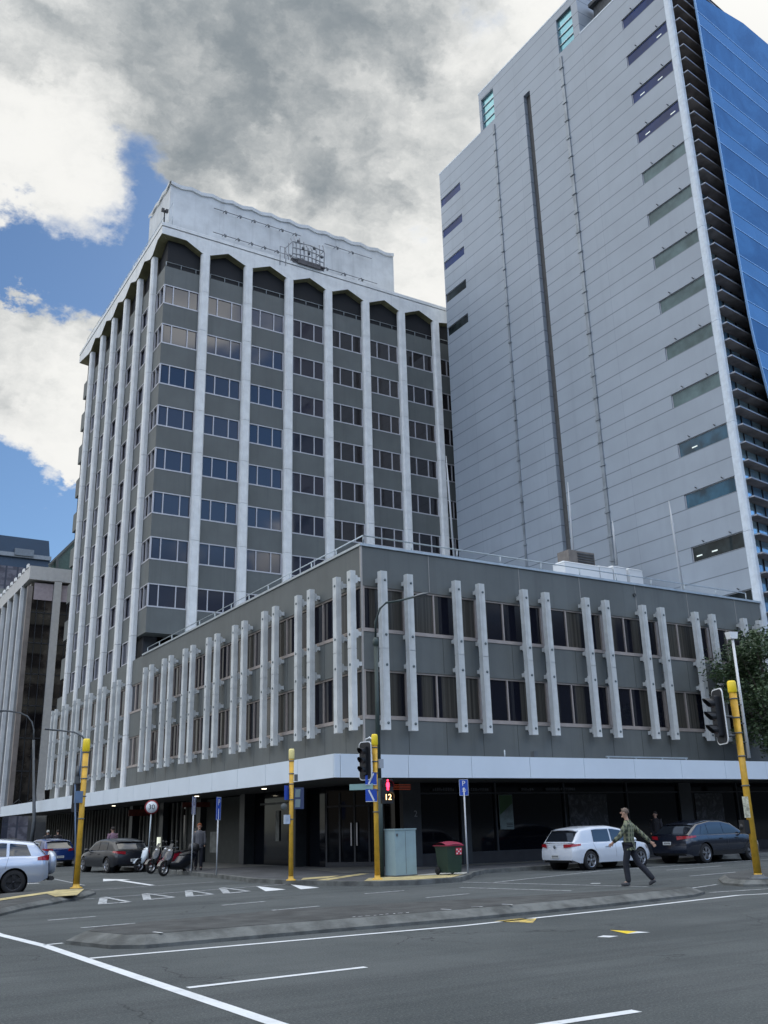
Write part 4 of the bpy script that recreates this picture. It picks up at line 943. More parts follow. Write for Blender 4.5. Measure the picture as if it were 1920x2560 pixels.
# heads: facing left in the picture, seen from its rear quarter
av = VIEW(mx, my)
rt_ = Vector((cos(YAW), -sin(YAW), 0))      # picture right
vw = Vector((cos(av), sin(av), 0))
cM = Vector((mx,my,3.44))-rt_*.28+vw*.05
signal_head(mp_, cM, av-radians(38), s=.80)
f = MB(); f.path([(mx,my,4.0), Vector((mx,my,4.12))-rt_*.15, cM+Vector((0,0,.6))], .03, 6); f.path([(mx,my,2.96), cM-Vector((0,0,.5))], .03, 6); build('bracket', f, M_border, mp_)
f = MB(); p = Vector((mx,my,3.38))+rt_*.17; f.box(p.x-.07,p.x+.07,p.y-.05,p.y+.05,3.22,3.48); build('junction_box', f, mat('box_grey', (.33,.36,.40), .5), mp_)
pc = Vector((mx,my,2.55))+rt_*.30+vw*.05
f = MB(); fw, sd = face_axes(av+radians(22)); f.extr([pc-sd*.17-Vector((0,0,.34)), pc+sd*.17-Vector((0,0,.34)), pc+sd*.17+Vector((0,0,.34)), pc-sd*.17+Vector((0,0,.34))], fw*.15); ph_ = build('pedestrian_signal', f, M_blk, mp_)
f = MB()
for dz_ in (.17, -.16):
    p = pc+Vector((0,0,dz_))+fw*.15
    ring = [(.155*cos(radians(t)), .14*sin(radians(t))) for t in range(-20, 201, 20)]
    for (a0_, b0_), (a1_, b1_) in zip(ring[:-1], ring[1:]): f.face([p+sd*a0_+Vector((0,0,b0_)), p+sd*a1_+Vector((0,0,b1_)), p+sd*a1_*1.0+Vector((0,0,b1_))+fw*.14, p+sd*a0_+Vector((0,0,b0_))+fw*.14])
build('visor', f, M_blk, ph_)
f = MB(); q = pc+fw*.156; S = Vector(sd)
def plq(f, pts, sc, oz, ox=0):
    f.face([q+S*(ox+x*sc)+Vector((0,0,oz+z*sc))+fw*.01 for x, z in pts])
plq(f, [(-.035,.10),(.035,.10),(.055,.04),(.05,-.04),(.03,-.05),(.035,-.13),(.005,-.13),(0,-.05),(-.005,-.13),(-.035,-.13),(-.03,-.05),(-.05,-.04),(-.055,.04)], 1.0, .16); plq(f, [(.03*cos(t),.145+.032*sin(t)) for t in [2*pi*i/10 for i in range(10)]], 1.0, .16)
build('red_figure', f, mat('red_led', (.8,.02,.05), .5, var=0, emit=((1,.03,.08), 2.6)), ph_)
tm = text_mb('12', .23, q+Vector((0,0,-.17))+fw*.012, S if S.dot(rt_) > 0 else -S, (0,0,1), .003); build('countdown', tm, mat('amber_led', (.9,.6,.3), .5, var=0, emit=((1,.62,.28), 1.8)), ph_)
# blue no-entry style regulatory plates and green street name plate
bp = Vector((mx,my,2.62))-rt_*.13+vw*.09
for dz_, sg in ((.30,1),(-.17,-1)):
    o, U, V, fw2 = sign_plate(mp_, 'blue_sign', bp+Vector((0,0,dz_)), av+radians(8), .34, .36, M_sblue)
    sgU = U if U.dot(rt_) > 0 else -U
    f = MB(); cc = bp+Vector((0,0,dz_))+fw2*.02; d = (sgU*.5+V*1.0*sg).normalized(); e = d.cross(fw2)
    f.extr([cc-d*.17-e*.025, cc+d*.17-e*.025, cc+d*.17+e*.025, cc-d*.17+e*.025], fw2*.004); build('white_stroke', f, M_swhite, o)
    f = MB(); f.extr([cc-U*.17-V*.18, cc+U*.17-V*.18, cc+U*.17-V*.165, cc-U*.17-V*.165], fw2*.003); build('sign_border', f, M_swhite, o)
nu = (-rt_*.92-vw*.25).normalized()
f = MB(); c0_ = Vector((mx,my,2.70))-rt_*.06+vw*.13; f.extr([c0_+nu*.02-Vector((0,0,.085)), c0_+nu*.74-Vector((0,0,.085)), c0_+nu*.74+Vector((0,0,.085)), c0_+nu*.02+Vector((0,0,.085))], nu.cross(Vector((0,0,1)))*.02)
no = build('street_name_plate', f, M_steal, mp_)
# middle lamp post, green, behind the pole
lx, ly = 15.88, 26.36
lo = thing('street_lamp', 'dark green street lamp with curved arm behind the corner signal pole', 'street lamp', (lx,ly,.13), 0, 'street lamps')
f = MB(); f.path([(lx,ly,.13),(lx,ly,3.0)], .11, 12); f.path([(lx,ly,3.0),(lx,ly,7.4)], [.085,.07], 12); f.lathe((lx,ly,7.15),[(.07,0),(.10,.02),(.10,.2),(.05,.28)],12); build('post', f, M_greenp, lo)
tip = at(1036,1492,1,25.9); a0_ = Vector((lx,ly,7.4)); f = MB()
pts = [a0_, a0_+Vector((0,0,.55)), a0_.lerp(tip,.12)+Vector((0,0,.82)), a0_.lerp(tip,.28)+Vector((0,0,.80)), a0_.lerp(tip,.6)+Vector((0,0,.42)), tip]
f.path(pts, .038, 8); build('arm', f, M_greenp, lo)
f = MB(); dd = (tip-pts[-2]).normalized(); f.grid([[tip+dd*(-.12+.62*i/8)+Vector((0,0,.07*sin(pi*(i+.3)/9)*sin(2*pi*j_/10)))+dd.cross(Vector((0,0,1)))*(.15*sin(pi*(i+.25)/8.6)*cos(2*pi*j_/10)) for j_ in range(11)] for i in range(9)]); build('lamp_head', f, M_lampg, lo)
# second pole (left of the corner)
x, y = 13.25, 27.15
p2 = yellow_pole('slim yellow pole with pale cap and push button left of the corner', x, y, 3.78, .075, cap=M_capp, caph=.30)
av = VIEW(x, y); vw = Vector((cos(av), sin(av), 0)); b0 = Vector((x,y,0))
sign_plate(p2, 'blue_sign', b0-rt_*.13+vw*.02+Vector((0,0,2.62)), av+radians(50), .26, .42, M_sblue)
o, U, V, fw2 = sign_plate(p2, 'sign_back', b0+rt_*.23+Vector((0,0,2.45)), av, .30, .62, mat('sign_back_blue', (.03,.045,.11), .5))
f = MB(); cc = b0+rt_*.23+Vector((0,0,2.45))+fw2*.02
for q in (.14,-.15): f.extr([cc-U*.12+V*(q-.11), cc+U*.03+V*(q-.11), cc+U*.05+V*(q+.12), cc-U*.11+V*(q+.12)], fw2*.003)
build('sign_panel', f, mat('dull_teal_grey', (.16,.22,.24), .5), o)
f = MB(); pb = b0-rt_*.13+vw*.10; f.box(pb.x-.08,pb.x+.08,pb.y-.06,pb.y+.06,1.72,1.98); pbo = build('push_button_box', f, mat('button_box', (.40,.46,.55), .4, var=.2, vs=6), p2)
f = MB(); pb = b0+rt_*.14; f.box(pb.x-.04,pb.x+.04,pb.y-.04,pb.y+.04,2.95,3.15); build('junction_box', f, M_lampg, p2)
f = MB(); f.lathe(b0-rt_*.22+Vector((0,0,2.22)), [(.0,0),(.10,0),(.10,.02),(0,.02)], 14, (cos(av),sin(av),0)); build('round_sign', f, mat('dull_sign', (.09,.10,.10), .5), p2)
# left pole
x, y = 7.6, 29.45
p3 = yellow_pole('yellow signal pole on the left island seen from behind its dark signal heads', x, y, 4.16, .09, z0=.12, lean=(.0,0), caph=.36)
av = VIEW(x, y); vw = Vector((cos(av), sin(av), 0)); b0 = Vector((x,y,0))
hh = signal_head(p3, b0-rt_*.22+Vector((0,0,2.62))-vw*.1, av+radians(150), s=.80, back=False)
f = MB(); p = b0-rt_*.20+Vector((0,0,3.15)); f.path([p, p+Vector((0,0,.35))], .05, 8); f.box(p.x-.07,p.x+.05,p.y-.05,p.y+.05,3.0,3.2); build('detector', f, M_lampg, p3)
f = MB(); f.path([b0-rt_*.14+Vector((0,0,3.0)), b0-rt_*.13+Vector((0,0,4.0))], .025, 6); f.path([b0-rt_*.25+Vector((0,0,2.98)), b0], .025, 6); f.box(b0.x-.25,b0.x-.02,b0.y-.1,b0.y-.02,2.45,2.78); build('bracket', f, mat('bracket_blue', (.10,.16,.26), .5), p3)
# arm lamp rising behind the left pole
ax, ay = 8.0, 33.0
lo = thing('street_lamp', 'thin grey street lamp with a flat arm above the yellow pole on the left island', 'street lamp', (ax,ay,0), 0, 'street lamps')
tp = at(213,1852,1,ay); ax = tp.x
lo.location.x = ax; f = MB(); f.path([(ax,ay,0),(ax,ay,tp.z)], [.07,.05], 8); build('post', f, M_lampg, lo)
f = MB(); q0 = at(205,1840,1,ay); q1 = at(185,1830,1,ay); q2 = at(112,1823,1,ay); f.path([(ax,ay,tp.z), q0, q1, at(150,1826,1,ay), q2], .03, 6); build('arm', f, M_lampg, lo)
# tall curved lamp further left
bx = at(60,2120,1,70); tp = at(84,1850,1,70)
lo = thing('street_lamp', 'tall grey street lamp curving over in front of the brown glass block', 'street lamp', (tp.x,70,0), 0, 'street lamps')
f = MB(); f.path([(bx.x+.4,70,0),(bx.x+.5,70,2.6),(tp.x,70,tp.z)], [.17,.13,.09], 10); build('post', f, M_lampg, lo)
f = MB(); f.path([(tp.x,70,tp.z)]+[at(u_,v_,1,70) for u_, v_ in ((85,1825),(80,1805),(68,1790),(50,1782),(18,1777),(0,1777))], .06, 6); q = at(0,1779,1,70); build('arm', f, M_lampg, lo)
f = MB(); f.ellip((q.x-.3,70,q.z), (.5,.16,.08)); build('lamp_head', f, M_lampg, lo)
# right pole with big signal head and camera mast
x, y = 20.55, 16.4
av = VIEW(x, y); vw = Vector((cos(av), sin(av), 0)); b0 = Vector((x,y,0))
p4 = yellow_pole('tall yellow signal pole on the right refuge, nearest the viewer', x, y, 4.76, .095, z0=.15, caph=.30)
cR = b0-rt_*.40+Vector((0,0,4.02))
signal_head(p4, cR, av-radians(62), s=1.0)
f = MB(); f.path([b0+Vector((0,0,4.0)), cR], .03, 6); f.path([b0+Vector((0,0,3.55)), cR-Vector((0,0,.5))], .03, 6); build('bracket', f, M_lampg, p4)
f = MB(); f.obox(b0-vw*0, rt_, vw, (-.13,.02), (.07,.105), (1.55,2.05)); so = build('pole_sticker', f, mat('sticker_pale', (.50,.48,.36), .6, var=.5, vs=14), p4)
f = MB(); p = b0-rt_*.16+vw*.05; f.box(p.x-.10,p.x+.08,p.y-.08,p.y+.08,1.18,1.50); f.lathe(p+Vector((0,0,1.34)), [(.0,.12),(.07,.12),(.09,.05)], 12, -rt_); build('push_button_box', f, M_blk, p4)
f = MB(); f.lathe((x,y,.14),[(.26,0),(.26,.03),(.16,.05),(.14,.10)],6); build('base_plate', f, M_lampg, p4)
mt = at(1830,1590,1,y+.05); mb_ = at(1873,1895,1,y+.05)
cm = thing('camera_mast', 'thin white mast with a boxy camera beside the tall yellow pole', 'camera mast', tuple(mb_))
f = MB(); f.path([mb_, mt], [.045,.035], 9); build('mast', f, M_swhite, cm)
f = MB(); f.prism([(mt.x-.11,mt.y-.05),(mt.x+.09,mt.y-.09),(mt.x+.12,mt.y+.08),(mt.x-.08,mt.y+.12)], mt.z-.08, mt.z+.10, [(mt.x-.15,mt.y-.05),(mt.x+.13,mt.y-.10),(mt.x+.15,mt.y+.09),(mt.x-.12,mt.y+.13)]); build('camera_box', f, M_border, cm)
f = MB(); f.lathe((mt.x+.1,mt.y-.05,mt.z-.25), [(.0,0),(.06,.0),(.07,.12)], 10); build('camera_lens', f, M_blk, cm)
f = MB()
for q in (.25,.55,.85): p = mb_.lerp(mt,q*.5); f.path([p, Vector((x,y,p.z))], .018, 5)
build('clamp', f, M_lampg, cm)
# round speed sign
x, y = 13.9, 41.2
so = thing('speed_sign', 'round speed limit sign reading 30 on a grey pole beside the parked motorcycles', 'road sign', (x,y,.13))
tp = at(379,2018,1,y); ba = at(372,2140,1,y); x = tp.x
so.location.x = x; f = MB(); f.path([(x-.06,y,.13),(x,y,tp.z+.1)], .03, 8); build('pole', f, M_rail, so)
av = VIEW(x,y); fwv = Vector((cos(av),sin(av),0)); c = Vector((x,y,tp.z))+fwv*.05
f = MB(); f.lathe(c, [(0,.0),(.29,0),(.29,.012),(0,.012)], 28, fwv); rd = build('red_ring', f, M_sred, so)
f = MB(); f.lathe(c+fwv*.014, [(.235,0),(.235,.004),(0,.004)], 28, fwv); wd = build('sign_face', f, M_swhite, so)
build('digits', text_mb('30', .28, c+fwv*.022, Vector((-fwv.y,fwv.x,0)) if Vector((-fwv.y,fwv.x,0)).dot(rt_) > 0 else Vector((fwv.y,-fwv.x,0)), (0,0,1), .002), M_sblack, so)
def parking_sign(lb, bx_, topz, w_, h_, skew, txt, grp='parking signs on thin poles', r=.028, mm=M_sblue, face_h=None):
    x, y = bx_; o = thing('parking_sign', lb, 'parking sign', (x,y,.13), 0, grp)
    f = MB(); f.path([(x,y,.13),(x,y,topz-h_*.5)], r, 8); build('pole', f, M_wpole, o)
    av = VIEW(x,y)+skew; s_, U, V, fw_ = sign_plate(o, 'sign_plate', (x,y,topz-h_/2), av, w_, h_, mm); c = Vector((x,y,topz-h_/2))+fw_*.02; U = U if U.dot(rt_) > 0 else -U
    f = MB()
    for a_, b_ in (((-.5,-.5),(.5,-.47)),((-.5,.47),(.5,.5)),((-.5,-.5),(-.45,.5)),((.45,-.5),(.5,.5))): f.extr([c+U*w_*a_[0]+V*h_*a_[1], c+U*w_*b_[0]+V*h_*a_[1], c+U*w_*b_[0]+V*h_*b_[1], c+U*w_*a_[0]+V*h_*b_[1]], fw_*.003)
    build('sign_border', f, mat('sign_edge', (.36,.42,.55), .5), s_)
    for t_, dz_, sz in txt: build('lettering', text_mb(t_, sz, c+V*dz_+fw_*.004, U, (0,0,1), .002), M_swhite, s_)
    return o
parking_sign('blue parking sign on a white pole behind the red lidded bin', (18.75,25.85), 2.95, .29, .50, .0, (('P', .12, .22), ('30', -.09, .14)))
q = at(541,2187,2,.13); parking_sign('narrow blue parking sign nearest the corner on the left street', (q.x,q.y), 2.72, .34, .78, radians(64), (('P', .2, .3),))
q = at(478,2180,2,.13); parking_sign('grey faced parking sign behind the motorcycles on the left street', (q.x,q.y), 2.86, .34, .66, radians(68), (('P', .15, .25),), mm=mat('sign_greyblue', (.20,.20,.30), .5, var=.5, vs=9))
# cabinet
x, y = 16.55, 26.0
co_ = thing('utility_cabinet', 'pale blue grey utility cabinet beside the corner signal pole', 'cabinet', (x,y,.13))
f = MB(); u2 = Vector((.985,.17,0)).normalized(); n2_ = Vector((-.17,.985,0)).normalized()
f.obox((x,y,0), u2, n2_, (-.46,.40), (-.05,.42), (.16,1.46)); build('body', f, M_cab, co_)
f = MB(); f.obox((x,y,0), u2, n2_, (-.48,.42), (-.075,.44), (1.46,1.50)); build('lid', f, M_cab, co_)
f = MB(); f.obox((x,y,0), u2, n2_, (-.47,.41), (-.07,.43), (.13,.17)); build('plinth', f, M_kerb, co_)
f = MB(); f.obox((x,y,0), u2, n2_, (-.034,-.026), (-.056,-.05), (.2,1.43)); f.obox((x,y,0), u2, n2_, (-.40,-.34), (-.07,-.05), (1.28,1.36)); build('door_handle', f, M_lampg, co_)
# wheelie bin
x, y = 17.85, 25.55
bo_ = thing('wheelie_bin', 'dark green wheelie bin with a red lid and a red and white notice', 'bin', (x,y,.13))
f = MB(); f.prism([(x-.24,y-.27),(x+.24,y-.27),(x+.24,y+.27),(x-.24,y+.27)], .19, .95, [(x-.29,y-.33),(x+.29,y-.33),(x+.29,y+.33),(x-.29,y+.33)]); f.prism([(x-.31,y-.35),(x+.31,y-.35),(x+.31,y+.35),(x-.31,y+.35)], .93, .97); build('body', f, M_bin, bo_)
f = MB(); f.grid([[(x-.32+.64*i/6, y-.36+.76*j_/6, .975+.10*sin(pi*j_/6)*.9+.03*sin(pi*i/6)) for j_ in range(7)] for i in range(7)]); f.prism([(x-.32,y-.36),(x+.32,y-.36),(x+.32,y+.40),(x-.32,y+.40)], .955, .985); build('lid', f, M_binlid, bo_)
f = MB()
for sx_ in (-.27,.27): f.lathe((x+sx_,y+.25,.25),[(0,-.03),(.11,-.03),(.12,0),(.11,.03),(0,.03)],14,(1,0,0))
build('wheel', f, M_tyre, bo_)
f = MB(); f.face([(x+.02,y-.331,.70),(x+.24,y-.331,.70),(x+.25,y-.342,.90),(x+.02,y-.342,.90)]); no_ = build('notice', f, mat('notice_red', (.55,.04,.07), .5), bo_)
f = MB()
for i in range(3):
    for k in range(3):
        if (i+k) % 2 == 0: f.face([(x+.04+k*.065,y-.345,.72+i*.055),(x+.085+k*.065,y-.345,.72+i*.055),(x+.085+k*.065,y-.348,.76+i*.055),(x+.04+k*.065,y-.348,.76+i*.055)])
build('notice_print', f, M_swhite, no_)
# ================================================================== VEHICLES
def lerp_tab(tab, x):
    if x <= tab[0][0]: return tab[0][1]
    for (a, va), (b, vb) in zip(tab[:-1], tab[1:]):
        if x <= b: return va+(vb-va)*(x-a)/(b-a)
    return tab[-1][1]
def smooth_tab(tab, x, e=.09): return (lerp_tab(tab,x-e)+lerp_tab(tab,x-e/2)+lerp_tab(tab,x)+lerp_tab(tab,x+e/2)+lerp_tab(tab,x+e))/5
def car(name, label, cat, loc, rz, L, Wd, belt, roof, wheels, rw, paint, wins, rear, front, zb=.24, group=None, light=None, rimm=None, plate=True, badge=False, spare=False, narch=None, cladding=False, tail=None, rails=False):
    """local frame: x from tail (0) to nose (L), y left, z up.
    belt: (x,z) shoulder/bonnet line; roof: (x,z) from rear screen base to windscreen base"""
    o = thing(name, label, cat, loc, rz, group)
    hw = Wd/2; ra = rw+.055
    xs = set([0,.03,.08,.16,.28,L-.28,L-.16,L-.07,L-.02,L]); n_ = 44
    for i in range(n_+1): xs.add(L*i/n_)
    for wx in wheels:
        for i in range(13): xs.add(wx-ra*cos(pi*i/12))
        xs.add(wx-ra-.004); xs.add(wx+ra+.004)
    xs = sorted(xs); X2 = [xs[0]]
    for x in xs[1:]:
        if x-X2[-1] > .0035: X2.append(x)
    xs = X2
    wtab = [(0,.80),(.05,.88),(.16,.945),(.45,.985),(1.0,1.0),(L-1.2,1.0),(L-.7,.965),(L-.3,.88),(L-.1,.77),(L,.66)]
    def Wx(x): return hw*smooth_tab(wtab, x, .05)
    def zlow(x):
        z = zb+(.10*max(0,1-x/.25))+(.06*max(0,1-(L-x)/.3))
        for wx in wheels:
            d = abs(x-wx)
            if d <= ra: z = max(z, rw+sqrt(max(0,ra*ra-d*d)))
        return z
    def sect(x, t):
        "side point at height fraction t"
        z0, z1 = zlow(x), smooth_tab(belt, x); z = z0+(z1-z0)*t; q = (z-zb)/(z1-zb+1e-6)
        b_ = 1-.085*max(0,q-.62)**1.5*3-.05*max(0,.30-q)*2.5+.012*sin(q*pi)
        dx = 0
        if x < .3: dx = .10*(abs(q-.38)**1.6)*(1-x/.3)
        if x > L-.3: dx = -.16*(abs(q-.35)**1.5)*(1-(L-x)/.3)
        return Vector((x+dx, Wx(x)*b_, z))
    nt_ = 12; rows = []
    for x in xs:
        left = [sect(x, i/nt_) for i in range(nt_+1)]; top_ = left[-1]
        mid = []
        for k in range(1, 8):
            u_ = k/8; y = top_.y*(1-2*u_); mid.append(Vector((top_.x+(-.02 if x > L/2 else .02)*0, y, top_.z+.035*(1-(1-2*u_)**2))))
        right = [Vector((p.x, -p.y, p.z)) for p in reversed(left)]
        rows.append(left+mid+right)
    f = MB(True); f.grid(rows)
    for row, fl_ in ((rows[0], False), (rows[-1], True)):
        n2 = nt_+1
        a_ = row[:n2]; b_ = [row[-1-i] for i in range(n2)]
        g_ = []
        for i in range(n2):
            line = []
            for k in range(9):
                u_ = k/8; p = a_[i].lerp(b_[i], u_); bul = (.07 if not fl_ else -.12)*(1-(1-2*u_)**2); line.append(p-Vector((bul,0,0)))
            g_.append(line)
        f.grid(g_)
        f.face([a_[-1]]+[row[n2+k] for k in range(7)]+[b_[-1]])
    # greenhouse
    xr, xf = roof[0][0], roof[-1][0]
    gx = sorted(set([xr+(xf-xr)*i/26 for i in range(27)]+[p[0] for p in roof]))
    def G(x, t):
        zb_ = smooth_tab(belt, x)-.01; zr = max(zb_+.001, smooth_tab(roof, x, .06) if xr+.08 < x < xf-.08 else lerp_tab(roof, x)); z = zb_+(zr-zb_)*t
        base = Wx(x)*.925; tumble = .26*(z-zb_)
        return Vector((x, base-tumble-.03*t**6, z))
    rows = []
    for x in gx:
        left = [G(x, i/6) for i in range(7)]; e = left[-1]; mid = []
        for k in range(1, 8): u_ = k/8; mid.append(Vector((e.x, e.y*(1-2*u_), e.z+.045*(1-(1-2*u_)**4)*min(1,(e.z-smooth_tab(belt,x))*4))))
        rows.append(left+mid+[Vector((p.x,-p.y,p.z)) for p in reversed(left)])
    f.grid(rows)
    body = build('body', f, paint, o)
    # side glass
    for s in (1, -1):
        for (x0, x1, x0t, x1t, zt0, zt1) in wins:
            P_ = []
            for i in range(9):
                row = []
                for k in range(6):
                    t = zt0+(zt1-zt0)*k/5; tt = (t-zt0)/(zt1-zt0); x = (x0+(x0t-x0)*tt)+((x1+(x1t-x1)*tt)-(x0+(x0t-x0)*tt))*i/8
                    p = G(x, t); row.append(Vector((p.x, s*(p.y+.009), p.z)))
                P_.append(row)
            q = MB(True); q.grid(P_); build('side_window', q, M_cargl, o)
    def screen(nm, xa, xb, m0, m1, off):
        P_ = []
        for i in range(7):
            x = xa+(xb-xa)*(m0+(m1-m0)*i/6); e = G(x, 1); zb_ = smooth_tab(belt, x); row = []
            for k in range(9): u_ = -.90+1.8*k/8; row.append(Vector((x+off[0], e.y*u_, e.z+.045*(1-u_**4)*min(1,(e.z-zb_)*4)+off[1])))
            P_.append(row)
        q = MB(True); q.grid(P_); return build(nm, q, M_cargl, o)
    screen('rear_window', roof[0][0], roof[1][0], .08, .93, (-.012,.010)); screen('windscreen', roof[-1][0], roof[-2][0], .06, .95, (.010,.010))
    # bumper and sill trim
    f = MB(True)
    if cladding:
        for a_, b_ in ((wheels[0]+ra, wheels[1]-ra),):
            for s in (1,-1): f.grid([[Vector((x, s*(sect(x,t).y+.006), sect(x,t).z)) for t in (0,.10,.22)] for x in [a_+(b_-a_)*i/8 for i in range(9)]])
        for wx in wheels:
            for s in (1,-1): f.grid([[Vector((wx-r_*cos(t), s*(Wx(wx-r_*cos(t))*1.0+.006-.02*(r_>ra+.05)), rw+r_*sin(t))) for r_ in (ra-.01, ra+.06)] for t in [pi*i/12 for i in range(13)]])
    P_ = []
    for k in range(9):
        u_ = -.86+1.72*k/8; P_.append([Vector((.0-.075*(1-u_*u_)+.10, hw*.86*u_, zb+.02)), Vector((.0-.075*(1-u_*u_)-.004+.03, hw*.84*u_, zb+.10)), Vector((-.075*(1-u_*u_)+.012, hw*.80*u_, zb+.22))])
    f.grid(P_)
    build('lower_trim', f, M_trim, o)
    # wheels
    for wx in wheels:
        for s in (1, -1):
            cy = s*(hw-.015)
            q = MB(True); q.lathe((wx,cy,rw), [(rw*.66,.0),(rw*.80,.004),(rw*.95,-.012),(rw,-.04),(rw,-.19),(rw*.6,-.21)], 26, (0,s,0)); wo_ = build('wheel', q, M_tyre, o)
            q = MB(True); ns = 5
            q.lathe((wx,cy,rw), [(rw*.68,-.002),(rw*.63,.002),(rw*.60,-.03),(rw*.55,-.10)], 26, (0,s,0)); q.lathe((wx,cy,rw), [(0,.0),(rw*.13,-.004),(rw*.15,-.03)], 12, (0,s,0))
            for i in range(ns):
                for da in (-.17,.17):
                    t = 2*pi*i/ns+.3; a_ = Vector((cos(t),0,sin(t))); b_ = Vector((cos(t+da),0,sin(t+da))); c_ = Vector((wx,cy,rw)); w_ = Vector((-sin(t),0,cos(t)))*.020
                    q.extr([c_+a_*rw*.1-w_, c_+a_*rw*.1+w_, c_+b_*rw*.64+w_, c_+b_*rw*.64-w_], (0,-s*.03,0))
            build('rim', q, rimm or M_rim, wo_)
            q = MB(True); q.lathe((wx,cy,rw), [(rw*.60,-.06),(0,-.06)], 20, (0,s,0)); build('brake_disc', q, M_trim, wo_)
            q = MB(True); q.lathe((wx,s*(hw-.25),rw), [(ra+.01,.16),(ra+.01,-.05),(0,-.05)], 22, (0,s,0)); build('wheel_arch_liner', q, M_trim, o)
    # lamps
    for s in (1,-1):
        P_ = []
        (x0, z0), (x1, z1), hh = tail or ((.0,.84),(.42,.90),.13)
        for i in range(8):
            u_ = i/7
            if u_ < .5:  # across the rear
                yy = hw*(.46+.40*u_*2); xx = -.075*(1-(yy/hw/.86)**2)+.012+.03*(u_*2)**2
            else: xx = .045+(x1-.045)*(u_-.5)*2; yy = None
            row = []
            for k in range(4):
                z = (z0+(z1-z0)*u_)-hh/2*(1-.55*u_)+hh*(1-.55*u_)*k/3
                zl, zh = zlow(max(xx,0)), smooth_tab(belt, max(xx,0)); t = min(1,max(0,(z-zl)/(zh-zl))); sp_ = sect(max(xx,0), t)
                row.append(Vector((min(xx, sp_.x)-.012 if yy is not None else sp_.x, s*(yy if yy is not None else sp_.y+.010), z)))
            P_.append(row)
        q = MB(True); q.grid(P_); build('tail_light', q, M_tail, o)
        q = MB(True); xh = L-.42
        q.grid([[Vector((sect(x,t).x, s*(sect(x,t).y+.008), sect(x,t).z)) for t in (.70,.80,.92)] for x in [xh+i*.055 for i in range(8)]]); build('headlight', q, M_taill if False else M_steel, o)
        xm = roof[-1][0]-.30; p = G(xm, .06); q = MB(True); q.ellip((xm, s*(p.y+.14), p.z+.05), (.07,.10,.075), 10, 8); q.path([(xm,s*(p.y),p.z+.01),(xm,s*(p.y+.10),p.z+.03)], .02, 6); build('wing_mirror', q, paint if light is None else light, o)
        q = MB(True)
        for xh in ((wheels[0]+wheels[1])/2-.42, (wheels[0]+wheels[1])/2+.55): p = sect(xh, .80); q.obox((xh, s*(p.y+.012), p.z), (1,0,0), (0,s,0), (-.09,.09), (-.01,.022), (-.012,.014))
        build('door_handle', q, paint, o)
        q = MB(True)
        for xd, lean in (((wheels[0]+wheels[1])/2-.02,.0),(wheels[1]-ra-.02,.05),(wheels[0]+ra*.75,-.1)):
            q.grid([[Vector((xd+dx+lean*t, s*(sect(xd,t).y+.003), sect(xd,t).z)) for dx in (-.004,.004)] for t in [.25+.75*i/6 for i in range(7)]])
        build('panel_gap', q, M_trim, o)
    if plate:
        q = MB(True); pz = rear['plate']; q.box(-.098,-.085,-.18,.18,pz-.055,pz+.055); pl_ = build('number_plate', q, M_plate, o)
        q = MB(True)
        for i in range(6): q.box(-.101,-.098,-.145+i*.05,-.115+i*.05,pz-.03,pz+.03)
        build('plate_marks', q, M_sblack, pl_)
    if badge: q = MB(True); q.lathe((-.082,0,badge), [(0,.014),(.045,.012),(.055,0)], 16, (-1,0,0)); build('rear_emblem', q, M_lampg, o)
    if rails:
        q = MB(True)
        for s in (1,-1):
            P_ = [G(x,1) for x in [roof[1][0]+.05+(roof[-2][0]-roof[1][0]-.1)*i/8 for i in range(9)]]; q.path([Vector((p.x, s*(p.y-.04), p.z+.06)) for p in P_], .018, 6)
        build('roof_rail', q, rails, o)
    # spoiler lip above the rear screen
    x = roof[1][0]; e = G(x,1); q = MB(True); q.grid([[Vector((x-.02-.14*k*(1-.25*u*u), e.y*.96*u, e.z+.045*(1-u**4)+.012-.035*k)) for k in (0,.5,1)] for u in [-1+2*i/10 for i in range(11)]]); q.grid([[Vector((x-.02-.14*k*(1-.25*u*u), e.y*.96*u, e.z+.045*(1-u**4)-.012-.035*k)) for k in (0,.5,1)] for u in [-1+2*i/10 for i in range(11)]]); build('roof_spoiler', q, paint, o)
    return o
def paintm(name, col, metal=.2, rough=.22):
    m = mat(name, col, rough, metal, var=0); b = m.node_tree.nodes['Principled BSDF']; b.inputs['Coat Weight'].default_value = .3 if name == 'paint_black' else .8; b.inputs['Coat Roughness'].default_value = .04; return m
P_white = paintm('paint_white', (.56,.60,.66), 0, .3); P_black = paintm('paint_black_blue', (.012,.016,.028)); P_navy = paintm('paint_black', (.006,.008,.013), 0, .3); P_blue = paintm('paint_blue', (.012,.035,.15)); P_silver = paintm('paint_silver', (.46,.51,.60), .5, .3)
hatch_belt = [(0,.80),(.10,.86),(1.0,.875),(2.6,.88),(3.05,.88),(3.6,.80),(4.0,.68),(4.2,.58)]
hatch_roof = [(.12,.88),(.50,1.30),(1.2,1.375),(2.0,1.38),(2.5,1.30),(3.15,.89)]
hatch_win = [(.98,1.80,1.02,1.82,.08,.86),(1.88,2.78,1.88,2.42,.08,.86)]
g0 = car('white_hatchback', 'white hatchback parked at the far kerb behind the walking man in a checked shirt', 'car', (22.95,26.45,0), radians(3), 4.0, 1.76, hatch_belt, hatch_roof, (.76,3.24), .315, P_white, hatch_win, {'plate':.46}, {}, group='parked cars', badge=.76, tail=((0,.79),(.36,.83),.12), rimm=M_rim)
suv_belt = [(0,.92),(.1,.97),(1.0,.99),(3.1,1.0),(3.6,.96),(4.3,.82),(4.6,.66)]
suv_roof = [(.16,1.0),(.75,1.36),(1.6,1.48),(2.3,1.47),(2.8,1.38),(3.5,1.01)]
